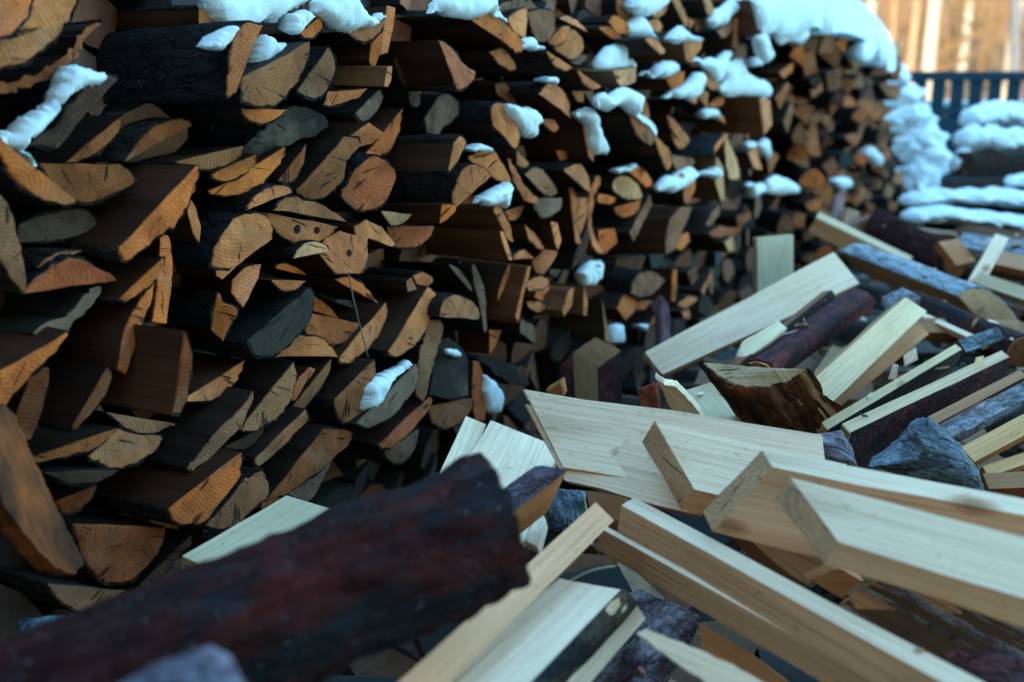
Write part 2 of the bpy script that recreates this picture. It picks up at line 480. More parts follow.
# ---------------------------------------------------------------- the ends of the stacked logs as seen in the photo (tile origin + 5.12 px per photo px)
# kind, tone, how far the end stands out of the stack (m), tile, corner points, optional feature words
TL = [
('r','t',.03,(0,0),(390,-20,340,130,250,230,140,310,0,350,-150,330,-280,200,-330,0,-280,-200,-100,-330,150,-300,330,-180),'big round log end cut by the photo corner'),
('r','o',.06,(0,0),(165,-20,140,90,90,150,0,195,-100,200,-200,100,-200,-60,-50,-150,120,-120)),
('s','b',.03,(0,0),(540,108,440,190,400,280,310,350,210,420,90,462,0,470,-120,450,-100,425,0,425,80,415,200,375,290,318,370,255,410,180,470,128),'thin curved strip of bark below the big round log'),
('d','n',.05,(0,0),(300,760,600,400,545,390,470,425,400,485,340,560,300,630,220,690,160,740)),
('d','o',.06,(0,133),(-60,-30,400,352,370,368,280,358,180,320,100,260,40,180,0,110,-60,30)),
('d','b',.02,(0,133),(200,155,620,160,690,240,610,300,500,345,400,355,300,300)),
('d','b',.0,(0,0),(340,830,632,585,590,700,480,790,370,830)),
('d','b',.0,(0,0),(640,828,990,640,940,610,820,640,720,720)),
('d','m',.02,(0,133),(896,145,1250,65,1230,125,1120,175,1000,190)),
('d','n',-.02,(0,133),(90,560,100,470,250,415,400,388,480,430,492,485,400,525,250,560)),
('s','g',.05,(0,133),(-60,300,30,340,70,430,100,560,130,680,125,820,60,740,0,640,-60,560)),
('d','o',.09,(0,133),(1008,168,612,595,650,650,740,590,825,515,905,470,960,370,990,310,1018,200),'big slanting orange log end with a long dark side'),
('q','o',.05,(0,266),(825,-170,870,-150,888,-20,885,100,850,300,778,290,795,180,808,60)),
('q','o',.07,(0,266),(795,75,780,170,740,270,700,400,640,556,605,532,620,420,650,300,720,170)),
('q','t',.0,(0,133),(975,330,1003,380,1032,480,1020,565,990,520,960,400)),
('d','r',.05,(0,266),(110,145,600,75,560,40,420,-35,330,-25,250,15,180,65)),
('d','r',.02,(0,133),(190,690,425,605,340,605,260,630)),
('d','o',.06,(0,266),(840,-45,615,165,650,178,725,135,795,75,835,10)),
('s','c',.04,(0,266),(518,98,512,150,450,230,380,292,340,342,250,352,175,342,260,280,340,258,400,190,470,118)),
('d','o',.07,(0,266),(-40,565,350,340,310,410,235,480,150,565,60,665,-40,805)),
('d','b',.0,(0,266),(75,800,150,580,250,520,240,660,200,800,140,900)),
('d','b',.08,(0,266),(375,822,555,515,572,585,520,690,395,835)),
('d','b',.14,(0,266),(945,330,890,762,930,745,968,650,988,500,975,400),'log with a wide flat brown side turned to the viewer'),
('d','t',.01,(0,227,3),(540,527,735,400,722,442,682,492,632,523),'log end with dark cracks fanning out from its lower edge'),
('d','g',.0,(0,399),(545,68,905,128,840,155,750,182,670,160,600,112)),
('d','m',.04,(0,399),(600,150,458,300,560,352,650,348,745,302,812,242,822,190,700,185)),
('d','b',.0,(0,399),(165,300,600,150,520,240,400,275,200,325)),
('d','n',.03,(0,399),(225,375,608,365,540,408,440,438,340,428)),
('d','b',.0,(0,399),(285,525,490,440,470,510,390,575,330,580)),
('d','b',.02,(0,520),(375,20,855,40,820,150,760,225,680,305,570,325,480,265,415,140),'wide half-round brown log end flecked with snow grains'),
('d','n',.03,(0,520),(985,75,680,365,760,340,830,290,910,190,980,120)),
('d','g',.02,(0,520),(245,325,645,365,540,425,440,472,360,452,290,390)),
('d','o',.09,(0,399),(868,555,1240,270,1238,320,1224,400,1154,500,1084,590,1044,640,960,640,890,625),'broad brown log end with a frosted black bark side'),
('s','g',.05,(200,399),(275,-35,250,60,180,170,80,280,0,345,-60,368,-45,330,0,275,90,165,190,70)),
('d','g',.03,(200,266),(200,840,482,488,498,570,472,660,440,725,390,785,320,825,250,848)),
('d','n',.01,(200,399),(125,248,335,135,312,185,240,255)),
('d','m',.04,(200,399),(288,300,540,55,555,100,500,165,430,240,302,348)),
('d','b',.03,(200,399),(340,520,640,148,775,165,772,225,700,285,600,382,500,445,400,503),'wide brown log end low in the stack beside the dark hollow'),
('d','c',.02,(200,399),(450,485,672,315,642,400,570,518,500,510)),
('r','m',.05,(200,399),(322,372,358,450,340,510,250,585,150,665,40,645,130,545,205,440,270,395)),
('d','r',.04,(256,227,3),(368,655,525,508,527,530,490,585,448,632,392,668)),
('d','c',.03,(400,399),(-80,268,98,152,85,230,50,292,0,335,-55,310)),
('d','m',.05,(400,399),(142,38,372,-5,362,65,310,122,240,152,168,122),'half-round log end with a flat top just left of the two pale boards'),
('q','r',.03,(400,266),(375,488,405,488,432,560,442,700,435,795,385,795,372,700)),
('q','k',.05,(400,266),(200,378,250,368,322,420,352,482,352,662,250,685,150,662,165,560,188,450),'square black log end with a small white snow fleck'),
('s','g',.06,(400,266),(150,282,215,288,208,380,172,500,142,640,118,695,82,640,95,520,108,430,130,360)),
('d','t',.09,(400,266),(150,103,-60,440,-25,465,40,432,98,378,142,302,172,222,180,148),'long tan log end slanting up just right of the hanging wire'),
('d','c',.06,(256,227,3),(300,592,482,412,487,460,460,512,420,562,352,598)),
('d','m',.05,(256,227,3),(238,518,355,398,357,442,332,502,322,562,280,588,250,572),'grey-green log end left of the log with a long snow wedge'),
('d','g',.03,(256,227,3),(100,552,227,395,217,442,182,502,142,547)),
('q','r',.0,(200,266),(592,528,542,602,490,690,458,690,470,640,512,568,560,518)),
('d','k',.10,(200,266),(245,380,558,113,580,150,562,272,512,342,432,422,360,462,280,457),'black frost-speckled log end'),
('d','o',-.03,(200,266),(712,272,560,225,565,150,622,178,680,228)),
('d','b',-.01,(200,266),(560,238,822,296,782,352,692,412,620,377,540,340)),
('d','t',.0,(200,266),(712,466,388,464,430,425,470,388,520,358,620,368,680,420)),
('d','t',.07,(200,266),(952,188,710,470,722,492,782,492,862,422,922,342,958,250),'pointed tan log end crossed by the hanging wire'),
('d','o',.03,(200,266),(912,193,688,68,770,55,850,108)),
('d','t',.0,(200,266),(365,73,542,75,490,122,420,122)),
('d','o',.0,(200,266),(552,48,385,15,400,-10,470,-5)),
('q','t',.05,(200,266),(314,-12,300,60,250,170,220,214,163,140,170,70,230,8)),
('d','o',.02,(200,266),(122,388,62,330,70,240,95,138,122,188,196,225,160,302)),
('q','t',.0,(200,266),(72,-12,200,-10,115,70,85,50)),
('d','t',.06,(200,133),(374,542,175,692,82,692,68,630,110,530,180,443,260,412,340,428,370,470),'big tan quarter-log end in the middle of the stack'),
('d','t',.03,(200,133),(318,403,706,476,642,542,560,557,460,547,388,492),'tan log end with two dark knots'),
('d','m',.05,(200,133),(752,458,380,390,450,328,560,350,680,398)),
('d','t',.05,(200,133),(238,398,477,302,432,268,340,288,262,348)),
('d','o',.05,(200,133),(437,68,55,300,62,314,200,318,302,272,382,192,432,122)),
('d','o',.03,(200,133),(288,108,65,205,70,238,150,247,222,212,282,160)),
('d','b',.0,(200,133),(-10,135,212,78,192,132,100,168,0,195)),
('s','k',.06,(256,0,3),(90,328,150,318,222,365,190,402,100,432,0,472,-62,482,0,402,50,368)),
('d','o',.05,(200,0),(208,550,447,564,402,602,320,632,250,612)),
('d','m',.05,(200,133),(497,292,745,20,818,28,800,85,752,142,742,222,690,292,620,337,540,332),'log end with an orange upper half and a grey lower half'),
('d','b',.02,(200,133),(400,245,545,58,532,150,482,242)),
('r','r',.06,(200,133),(898,122,962,150,1002,200,992,272,942,362,880,392,800,387,728,322,760,258,800,190,850,140),'round log end reddish below and grey above'),
('d','o',.05,(256,0,3),(323,470,440,326,432,392,402,452,362,470)),
('q','t',.03,(256,0,3),(283,410,340,368,387,400,350,432,308,442)),
('q','t',.06,(200,133),(638,540,720,503,860,538,862,640,850,685,820,722,700,722,618,630),'square tan log end with one dark knot'),
('d','p',.05,(200,133),(668,606,483,642,510,590,570,558,640,568)),
('q','t',.02,(200,133),(793,480,850,443,932,480,1004,570,985,584,900,552,800,522)),
('d','p',.02,(256,0,3),(376,633,468,645,440,672,408,676)),
('d','r',.05,(400,133),(-62,478,176,474,155,530,95,582,20,588,-40,562)),
('d','t',.12,(200,0),(320,128,182,482,143,482,150,300,178,200,210,140,245,118),'tall tan log end with snow lying against its right edge'),
('d','m',.08,(200,0),(212,402,568,212,552,320,502,412,422,512,350,542,260,532,212,502),'half-round log end streaked black and orange under a snow wedge'),
('d','g',.03,(200,0),(500,462,662,243,692,310,682,402,622,492,560,502)),
('d','o',.05,(200,0),(513,166,622,78,632,130,592,182,548,197)),
('d','m',.04,(200,0),(748,163,952,98,922,172,850,212,800,202)),
('d','t',.0,(200,0),(-5,142,-5,45,60,45,112,130,60,144)),
('q','t',.06,(200,0),(960,28,1002,40,990,150,960,272,922,285,935,180)),
('q','o',.05,(200,0),(878,222,932,168,922,280,890,362,866,312)),
('q','t',.09,(200,0),(960,343,985,338,980,412,962,447,943,442)),
('d','t',.03,(200,0),(658,470,857,454,802,502,720,532,640,542,650,508)),
('d','c',.01,(200,0),(922,458,795,580,830,622,880,602,937,512)),
('s','n',.02,(400,0),(-25,300,10,328,62,430,107,492,102,542,60,542,40,460,0,400)),
('d','r',.12,(400,0),(200,208,285,430,300,458,360,432,382,370,330,328,260,238),'rough red-brown log end on a long dark protruding side'),
('d','o',.11,(400,0),(343,86,560,240,600,268,634,252,630,208,580,158,530,108,470,58,400,63),'orange log end under a smooth snow cap at the photo top'),
('d','t',.05,(400,0),(458,265,510,332,570,362,600,346,572,300,537,248)),
('d','c',.0,(400,0),(498,30,510,68,632,37,632,-5,560,5)),
('d','t',.04,(400,0),(552,100,570,140,600,172,640,197,647,130,652,48,600,53)),
('d','g',.02,(400,0),(648,60,680,162,710,212,762,202,792,152,792,78,750,48)),
('d','t',.03,(400,0),(965,168,818,93,870,83,922,118)),
('d','t',.05,(400,0),(758,212,832,138,872,138,842,212,790,232)),
('r','t',.05,(400,0),(880,153,932,190,937,260,900,302,850,292,788,245,830,200)),
('d','c',.0,(400,0),(868,312,932,278,962,290,920,332)),
('d','t',.12,(400,0),(753,258,888,346,850,364,800,342,770,302)),
('d','t',.10,(400,0),(912,358,1030,442,990,457,938,420)),
('d','t',.08,(400,0),(713,480,877,604,862,520,832,458,770,428),'tan half-round log end with a straight brown underside'),
('q','t',.0,(400,0),(880,468,942,463,942,522,910,522)),
('d','n',.03,(400,0),(130,600,200,493,260,488,302,540,292,602,230,642,190,692,140,672)),
('d','t',.08,(400,0),(475,640,540,704,592,765,613,690,592,620,562,548,520,528,473,550)),
('d','o',.03,(400,0),(728,612,742,642,790,677,812,650,782,608)),
('q','t',.08,(400,0),(930,593,955,598,992,760,992,832,968,802)),
('d','b',.0,(400,0),(488,432,500,482,560,532,603,542,577,490,542,423)),
('d','t',.12,(400,133),(278,50,248,192,258,192,302,132,338,50,310,18),'small tan log end on a thick blue-black bark side'),
('d','t',.12,(400,133),(468,220,283,388,272,320,300,238,348,168,430,178),'torn tan log end above the triangle of snow'),
('d','t',.06,(400,133),(348,130,500,242,567,262,562,220,522,150,482,93,420,88)),
('d','o',.10,(400,133),(205,462,215,368,282,368,282,402,240,442)),
('d','t',.0,(400,133),(-40,428,62,413,30,452,-20,467)),
('q','t',.08,(400,133),(488,363,512,370,542,430,567,480,582,562,550,542,518,470,480,400)),
('q','t',.09,(400,133),(513,503,530,505,552,560,577,652,560,657,528,570)),
('d','r',.02,(400,133),(538,400,637,368,612,432,560,447)),
('s','t',.05,(400,133),(553,128,602,200,652,280,702,330,692,362,640,342,598,272,568,200)),
('d','t',.03,(400,133),(598,90,600,162,640,177,657,150)),
('d','m',.05,(400,133),(638,210,720,302,780,327,802,290,762,218,700,178)),
('d','c',.06,(400,133),(697,335,832,333,822,392,750,432,710,417,686,370),'bluish grey half-round log end with a flat top'),
('d','t',.04,(400,133),(638,465,660,542,710,592,742,586,692,518)),
('q','t',.07,(400,133),(773,453,807,460,827,550,810,604,793,560)),
('q','t',.05,(400,133),(738,600,802,588,807,620,770,683,738,725,700,718,678,660)),
('d','t',.02,(400,133),(582,650,688,640,640,598,588,620)),
('d','t',.07,(400,133),(838,190,918,262,978,304,962,208,910,158)),
('q','t',.03,(400,133),(863,250,880,270,907,330,907,420,927,572,900,562,880,400)),
('q','t',.04,(400,133),(915,333,962,330,962,420,925,524,908,450)),
('s','t',.05,(400,133),(1008,218,1026,240,992,340,982,450,1002,540,1042,612,1000,602,968,500,962,400,982,290)),
('q','n',.02,(400,133),(958,478,972,540,942,640,880,705,898,620)),
('q','o',.01,(400,133),(798,90,852,93,862,132,820,142)),
('d','m',.08,(400,266),(208,262,407,276,402,220,362,178,290,153,228,178),'half-round grey-tan log end with a flat bottom and blue bark'),
('s','c',.06,(400,266),(383,-5,422,80,442,180,440,342,425,300,403,170,368,20)),
('s','c',.05,(400,266),(253,-5,312,20,362,98,367,132,318,80)),
('d','t',.02,(400,266),(68,50,85,92,130,107,172,70,120,33)),
('q','g',.02,(400,266),(33,80,60,58,87,120,40,132)),
('q','o',.04,(400,266),(560,-10,577,2,532,120,500,182,508,120,545,20)),
('q','t',.10,(400,266),(655,5,672,0,642,120,605,292,593,260,618,140)),
('r','t',.03,(400,266),(650,98,690,58,742,58,772,100,740,152,698,160)),
('q','o',.05,(400,266),(698,132,747,118,732,182,688,160)),
('d','t',.03,(400,266),(648,185,662,217,710,237,747,205,700,178)),
('q','t',.08,(400,266),(865,130,892,108,882,200,840,262,833,230)),
('q','t',.08,(400,266),(943,103,962,180,957,257,938,250)),
('q','o',.02,(400,266),(458,328,522,328,490,412,460,452)),
('q','c',.06,(400,266),(618,268,692,308,692,402,618,342)),
('s','k',.03,(400,266),(408,475,500,468,602,520,662,600,560,602,478,540)),
('d','t',.0,(600,0),(88,60,130,112,157,90,122,8,88,-2)),
('d','o',.02,(600,0),(43,110,90,172,147,172,142,118,80,78)),
('d','o',.02,(600,0),(-5,145,60,197,112,192,50,138)),
('d','t',.03,(600,0),(268,76,290,92,332,70,354,18)),
('d','t',.10,(600,0),(228,200,310,282,334,262,282,193)),
('d','t',.02,(600,0),(243,110,270,152,302,167,322,130,290,93)),
('q','t',.09,(600,0),(428,215,522,208,522,240,470,322,443,310),'pale block end under a snow peak near the photo top'),
('d','t',.04,(600,0),(365,-5,440,142,453,110,432,55,395,-10)),
('d','g',.02,(600,0),(478,100,490,162,552,132,552,88)),
('q','t',.02,(600,0),(453,88,482,108,460,152)),
('d','t',.04,(600,0),(528,-2,540,42,560,84,584,50,560,-5)),
('d','g',.04,(600,0),(600,160,692,68,682,140,630,197)),
('q','t',.13,(600,0),(788,-2,805,-2,838,160,830,182,800,60)),
('q','t',.05,(600,0),(690,88,706,88,702,252,680,242)),
('q','p',.08,(600,0),(68,365,187,343,182,420,110,447,88,420),'pale block end under a tall snow peak'),
('d','b',.10,(600,0),(128,548,150,602,200,702,260,742,274,690,202,600),'long rough brown log end with a snow strip down its right edge'),
('d','t',.02,(600,0),(193,540,210,592,257,602,227,498)),
('q','o',.07,(600,0),(338,400,432,363,432,432,370,462)),
('d','t',.05,(600,0),(438,505,502,488,490,532)),
('q','t',.06,(600,0),(518,440,557,480,547,552,508,500)),
('d','t',.03,(600,0),(553,540,590,557,632,532,632,473)),
('d','t',.05,(600,0),(518,340,538,412,568,457,607,452,602,425)),
('q','t',.13,(600,0),(818,500,872,510,882,640,840,692),'pale slat end of the big brown block under the thickest snow cap'),
('q','t',.04,(600,0),(343,588,382,610,437,692,400,704,360,650)),
('d','t',.04,(600,0),(558,596,642,632,627,588)),
('q','o',.03,(600,0),(920,370,1002,308,982,372,940,402)),
('q','t',.03,(600,0),(900,498,962,418,972,440,920,562)),
('q','g',.03,(600,0),(938,620,982,518,992,560,960,683)),
('d','t',.03,(600,133),(368,-5,380,52,420,82,457,40,432,-5)),
('d','o',.10,(600,133),(583,108,658,12,642,6,600,58)),
('d','t',.12,(600,133),(268,-4,310,112,345,192,367,150,357,90,302,28)),
('d','g',.03,(600,133),(366,110,370,152,400,192,477,165,472,128)),
('s','p',.06,(600,133),(638,38,672,60,717,210,690,237,653,210)),
('q','p',.08,(600,133),(598,118,632,170,642,342,620,347,588,240)),
('d','o',.08,(600,133),(492,228,428,292,440,367,482,300)),
('r','p',.05,(600,133),(78,240,130,218,192,260,217,330,150,337,73,300),'round pinkish log end between two orange half-rounds'),
('d','o',.06,(600,133),(138,188,228,272,267,277,252,220,200,168)),
('d','o',.04,(600,133),(76,380,212,343,192,402,140,432,88,417)),
('d','o',.03,(600,133),(-5,310,92,328,60,362,-5,357)),
('q','g',.07,(600,133),(258,310,267,370,170,557,153,510,198,420)),
('q','o',.03,(600,133),(-5,500,77,488,92,560,20,622,-5,600)),
('q','g',.08,(600,133),(338,540,358,440,418,378,472,378,442,460,382,602,340,622)),
('q','o',.04,(600,133),(388,590,398,530,452,508,462,550,420,602)),
('q','g',.04,(600,133),(543,470,578,400,612,368,612,420,560,477)),
('d','r',.04,(600,133),(558,522,600,537,692,502,620,478)),
('q','p',.04,(600,133),(638,560,682,528,692,600,660,612)),
('d','b',.02,(600,133),(698,430,710,482,772,432,760,398)),
('q','t',.03,(600,133),(758,100,802,78,832,190,790,182)),
('d','g',.05,(600,266),(158,140,210,162,282,132,332,70,250,28,178,68)),
('d','o',.03,(600,266),(88,220,130,277,182,222,182,160,128,148)),
('d','o',.04,(600,266),(188,185,190,222,230,222,262,180)),
('q','o',.04,(600,266),(373,18,397,18,387,182,366,180)),
('q','g',.03,(600,266),(448,30,492,8,502,60,470,102)),
('q','t',.03,(600,266),(518,130,572,28,577,60,530,152)),
('d','t',.02,(600,266),(398,200,440,217,502,170,450,158)),
('q','t',.02,(600,266),(418,235,460,223,462,272,430,267)),
('q','t',.02,(600,266),(248,310,292,228,292,282)),
('q','p',.05,(600,266),(13,168,42,350,47,392,30,382)),
]
# weathered board leaning against the near end of the stack
LEAN = (4,403,14,411,25,438,35,460,47,485,57,508,68,530,78,547,85,565,75,577,57,569,39,553,25,536,15,520,4,506,-2,482,-10,450,-14,410)
# snow lying on the ends: stand-out, tile, outline, depth back along the log
SN = [
(.055,(0,0),(548,393,490,343,420,328,370,358,330,400,315,440,262,462,290,500,240,540,205,572,180,595,140,622,100,652,20,668,0,700,60,745,190,700,300,600,352,540,402,480,462,430),.10,'long broken snow streak on the dark slab at the near end'),
(.065,(0,133),(-10,-20,70,5,150,-25,110,55,140,105,192,165,175,168,100,98,20,30),.08,'snow smear on the upper edge of the orange slab'),
(.10,(200,0),(-80,-60,-60,-10,20,35,75,75,100,112,200,132,290,122,340,92,430,102,482,72,560,5,570,-60),.22,'broad lumpy snow blanket at the photo top, above the tall tan log'),
(.115,(200,0),(200,135,140,150,90,190,50,240,110,255,150,215),.10,'snow film on the bark left of the tall tan log'),
(.09,(200,0),(350,163,320,215,290,310,238,386,290,372,380,312,470,262,484,232,440,218,390,232),.12,'snow wedge between the tall tan log and the streaked log'),
(.06,(200,0),(597,84,540,58,478,78,463,130,468,166,515,163,560,112),.10,'small square snow cap on the small orange log'),
(.06,(200,0),(585,70,600,0,690,-40,770,-25,830,55,930,68,952,95,860,127,752,163,700,152,660,112),.18,'wide snow slab over the mottled log at the photo top'),
(.12,(400,0),(170,82,205,20,250,-50,460,-40,500,38,555,122,530,108,470,60,400,63,330,98,250,78),.20,'smooth snow cap over the orange log at the photo top'),
(.06,(400,0),(628,212,682,186,695,232,745,242,700,262,630,257),.06,'small snow pocket right of the orange log'),
(.09,(400,0),(553,538,640,553,705,580,724,610,690,645,692,702,640,698,600,645),.12,'rounded snow lump in the centre of the stack'),
(.09,(400,0),(898,568,962,548,992,590,1012,660,1030,705,1064,785,1002,805,984,740,960,625),.12,'upright snow strip along a slat end'),
(.07,(400,133),(350,85,420,50,462,68,482,97,440,85,390,95),.06,'thin snow rim on a tan log'),
(.09,(400,133),(550,257,564,290,540,390,508,350,470,368,395,357,440,310,490,278),.10,'pointed snow triangle in the centre of the stack'),
(.05,(400,0),(745,415,760,395,800,395,805,430,770,425),.05,'snow dab above a half-round tan log'),
(.08,(256,227,3),(322,552,324,490,340,458,380,448,420,428,462,402,467,415,432,442,402,472,372,512,340,542),.10,'long snow wedge on a bluish grey log in the lower stack'),
(.05,(400,266),(430,562,480,588,522,660,515,740,450,762),.08,'snow pocket above the two pale boards'),
(.06,(400,266),(958,-5,1026,-25,1026,60,990,102,948,92,932,40),.10,'snow lump low in the middle of the stack'),
(.055,(400,266),(228,418,262,425,300,430,310,470,285,462,240,448),.004,'white snow fleck on the square black log end'),
(.04,(600,0),(168,30,190,-25,332,-5,344,20,290,62,240,77,173,62),.10,'snow cap at the photo top above a pale log end'),
(.11,(600,0),(138,130,180,83,212,93,252,140,304,212,232,192,148,187),.10,'pointed snow cap on a brown block'),
(.10,(600,0),(360,212,382,150,412,138,447,180,514,190,514,210),.10,'snow cap with a rounded knob on a pale block'),
(.05,(600,0),(558,90,600,48,652,18,705,-25,717,10,692,60,612,137,580,132),.10,'snow strip along a slanting grey log'),
(.10,(600,0),(800,-10,1026,-45,1026,120,982,192,920,182,900,162,850,172,828,150,808,60),.35,'large snow mass at the photo top behind a tall brown block'),
(.13,(600,0),(808,182,842,170,872,250,884,292,860,322,828,282),.06,'narrow snow tongue hanging beside a tall brown block'),
(.09,(600,0),(-5,300,92,203,117,230,122,300,182,330,180,350,-5,367),.12,'tall snow peak on a pale block'),
(.11,(600,0),(-10,512,30,458,60,483,130,438,222,480,212,510,192,560,288,660,284,692,200,602,120,542,-5,562),.12,'wavy snow cap running down a rough brown log'),
(.08,(600,0),(218,382,282,375,332,308,372,308,397,370,330,392),.10,'snow peak on an orange block'),
(.07,(600,0),(328,497,440,430,492,363,534,380,522,440,502,490,440,502),.10,'sloping snow wedge on a pale log'),
(.06,(600,0),(473,310,592,293,652,258,678,280,642,322,632,370,605,424,570,380,530,330),.10,'angular snow patch above a grey slab'),
(.14,(600,0),(615,460,650,400,662,308,732,298,737,350,802,398,872,430,874,480,842,517,820,490,640,487),.14,'thickest snow cap, on the big brown block'),
(.05,(600,0),(528,562,582,553,624,592,530,602),.06,'small snow cap on a tan log end'),
(.04,(600,0),(778,300,822,288,832,330,780,337),.05,'small snow bit left of an orange log'),
(.09,(600,133),(298,270,362,218,472,178,494,215,442,287,310,292),.10,'snow wedge on a black-sided block'),
(.09,(600,133),(508,213,602,178,610,232),.08,'thin snow triangle on a brown block'),
(.05,(600,133),(858,242,902,218,1002,258,1024,300,950,322,860,312),.12,'broad snow lump in the dark far part of the stack'),
(.05,(600,133),(758,262,832,258,844,310,780,312),.08,'snow lump beside a broad one in the far part of the stack'),
(.05,(600,133),(743,50,792,43,792,75,750,82),.05,'tiny snow bit on pale far slats'),
(.06,(600,133),(808,62,852,28,864,132),.05,'snow sliver on a far slat'),
(.05,(600,133),(75,190,180,160,195,178,110,200),.06,'thin blue snow rim on an orange half-round'),
(.05,(600,266),(58,392,70,308,112,298,122,392),.08,'upright snow patch behind the upright split log'),
(.03,(600,266),(198,300,242,298,232,332),.05,'snow dab low in the stack'),
(.06,(824,0),(190,300,200,225,240,205,265,230,240,300,210,320),.10,'oval snow patch near the far end of the stack'),
(.04,(824,133),(230,120,245,70,290,110,300,165,265,150),.08,'snow patch halfway up the far end of the stack'),
(.04,(824,133),(60,240,100,225,140,245,130,285,80,290),.08,'snow patch low at the far end of the stack'),
(.04,(768,0,3),(15,60,60,40,110,70,120,110,100,130,70,120,40,135,20,110),.2,'drooping snow fold near the top of the far stack'),
]
def unpack(tile, flat):
    s = 5.12 if len(tile) == 2 else 3.004
    return [(tile[0] + flat[i] / s, tile[1] + flat[i + 1] / s) for i in range(0, len(flat), 2)]
TL = [(e[0], e[1], e[2], unpack(e[3], e[4]), e[5] if len(e) > 5 else None) for e in TL]
SN = [(e[0], unpack(e[1], e[2]), e[3], e[4]) for e in SN]

BARKC = [(0.026, 0.018, 0.016), (0.018, 0.017, 0.018), (0.036, 0.022, 0.017), (0.018, 0.021, 0.027), (0.045, 0.030, 0.023)]
STACK = 'split logs stacked in the long woodpile'
KNOTS = [('two dark knots', 297, 229, 4.2), ('two dark knots', 317, 230, 3.4), ('one dark knot', 349, 253, 3.4)]
records = []                                           # wall logs, for their labels
def wall_log(kind, tone, p, px, feat, rnd):
    cx = sum(q[0] for q in px) / len(px); cy = sum(q[1] for q in px) / len(px)
    p += rnd.uniform(-0.002, 0.002)
    P0 = onplane(cx, cy, WA + WN * p, WN)
    rt = WN.cross(Vector((0, 0, 1)))
    fn = (WN + rt * rnd.uniform(-0.08, 0.34) + Vector((0, 0, rnd.uniform(-0.12, 0.2)))).normalized()
    pts = [onplane(x, y, P0, fn) for x, y in px]
    ax = (-WN + rt * rnd.uniform(-0.05, 0.05) + Vector((0, 0, rnd.uniform(-0.04, 0.04)))).normalized()
    span = max(abs(a[0] - b[0]) + abs(a[1] - b[1]) for a in px for b in px)
    ol = outline(kind, pts, rnd, 1.2 if span > 45 else 0.8)
    col = vary(TONE[tone], rnd)
    o = prism('split_log', ol, ax, rnd.uniform(0.27, 0.33) + p, (M_END, M_FACE if (kind == 'q' and p >= .07) or feat and 'flat brown side' in feat else M_SIDE), col, rnd.choice(BARKC), M_BARK, rnd)
    for key, kx, ky, kr in KNOTS:
        if feat and key in feat:
            q = onplane(kx, ky, P0, fn) + fn * .0008
            r = kr / F * proj(q)[2]; fr = frame(fn)
            vs = [q + fn * .0016] + [q + fr @ Vector((0, r * (1 + rnd.uniform(-.15, .15)) * math.cos(a), r * 1.1 * math.sin(a))) for a in [i * math.pi / 7 for i in range(14)]]
            inv = o.matrix_world.inverted()
            k_ = link('knot', mesh_from('knot', [inv @ v for v in vs], [(0, 1 + i, 1 + (i + 1) % 14) for i in range(14)], [M_BARK]), o)
            k_.color = (0.035, 0.025, 0.02, 1)
    records.append(dict(o=o, kind=kind, tone=tone, px=px, c=(cx, cy), feat=feat))
    return o
# no end may stand so far out that its side hides a neighbour which the photo shows
def in_poly(x, y, P):
    r = False
    for (x0, y0), (x1, y1) in zip(P, P[1:] + P[:1]):
        if (y0 > y) != (y1 > y) and x < (x1 - x0) * (y - y0) / (y1 - y0) + x0: r = not r
    return r
LIM = []
boxes = [(min(q[0] for q in e[3]), min(q[1] for q in e[3]), max(q[0] for q in e[3]), max(q[1] for q in e[3])) for e in TL]
for i, e in enumerate(TL):
    cx = sum(q[0] for q in e[3]) / len(e[3]); cy = sum(q[1] for q in e[3]) / len(e[3])
    q0 = onplane(cx, cy, WA, WN); a = proj(q0); b = proj(q0 - WN * .1)
    sx, sy = (b[0] - a[0]) / .1, (b[1] - a[1]) / .1            # pixels the side runs left for each metre
    for k, f in enumerate(TL):
        if k == i or boxes[k][0] > boxes[i][2] or boxes[k][2] < boxes[i][0] + sx * .2 or boxes[k][1] > boxes[i][3] + 4 or boxes[k][3] < boxes[i][1] - 4: continue
        mx = sum(q[0] for q in f[3]) / len(f[3]); my = sum(q[1] for q in f[3]) / len(f[3])
        best = None
        for q in [(mx, my)] + [(q[0] * .75 + mx * .25, q[1] * .75 + my * .25) for q in f[3]]:
            if in_poly(q[0], q[1], e[3]): continue
            for s in range(1, 33):
                t = s * .006
                if in_poly(q[0] - sx * t, q[1] - sy * t, e[3]):
                    if best is None or t < best: best = t
                    break
        if best is not None: LIM.append((i, k, best))
PS = [e[2] for e in TL]
for it in range(150):
    for i, k, t in LIM:
        over = PS[i] - PS[k] - max(t - .012, -.004)
        if over > 0:
            PS[i] -= over * .5; PS[k] += over * .35
    PS = [min(.16, max(-.03, v)) for v in PS]
for i, e in enumerate(TL):
    if e[4] and ('tall tan log end' in e[4]): PS[i] = e[2]
PS[1] = PS[0] + .035
TL = [(e[0], e[1], PS[i], e[3], e[4]) for i, e in enumerate(TL)]
def snow_p(p, px):
    best = None
    for i, e in enumerate(TL):
        ds = sorted(min(math.hypot(a[0] - b[0], a[1] - b[1]) for b in px) for a in e[3])
        v = sum(ds[:3])
        if best is None or v < best[0]: best = (v, PS[i])
    return best[1] + .006 if best[0] < 30 else min(p, .05)
rw = random.Random(5)
for e in TL: wall_log(*e, rw)

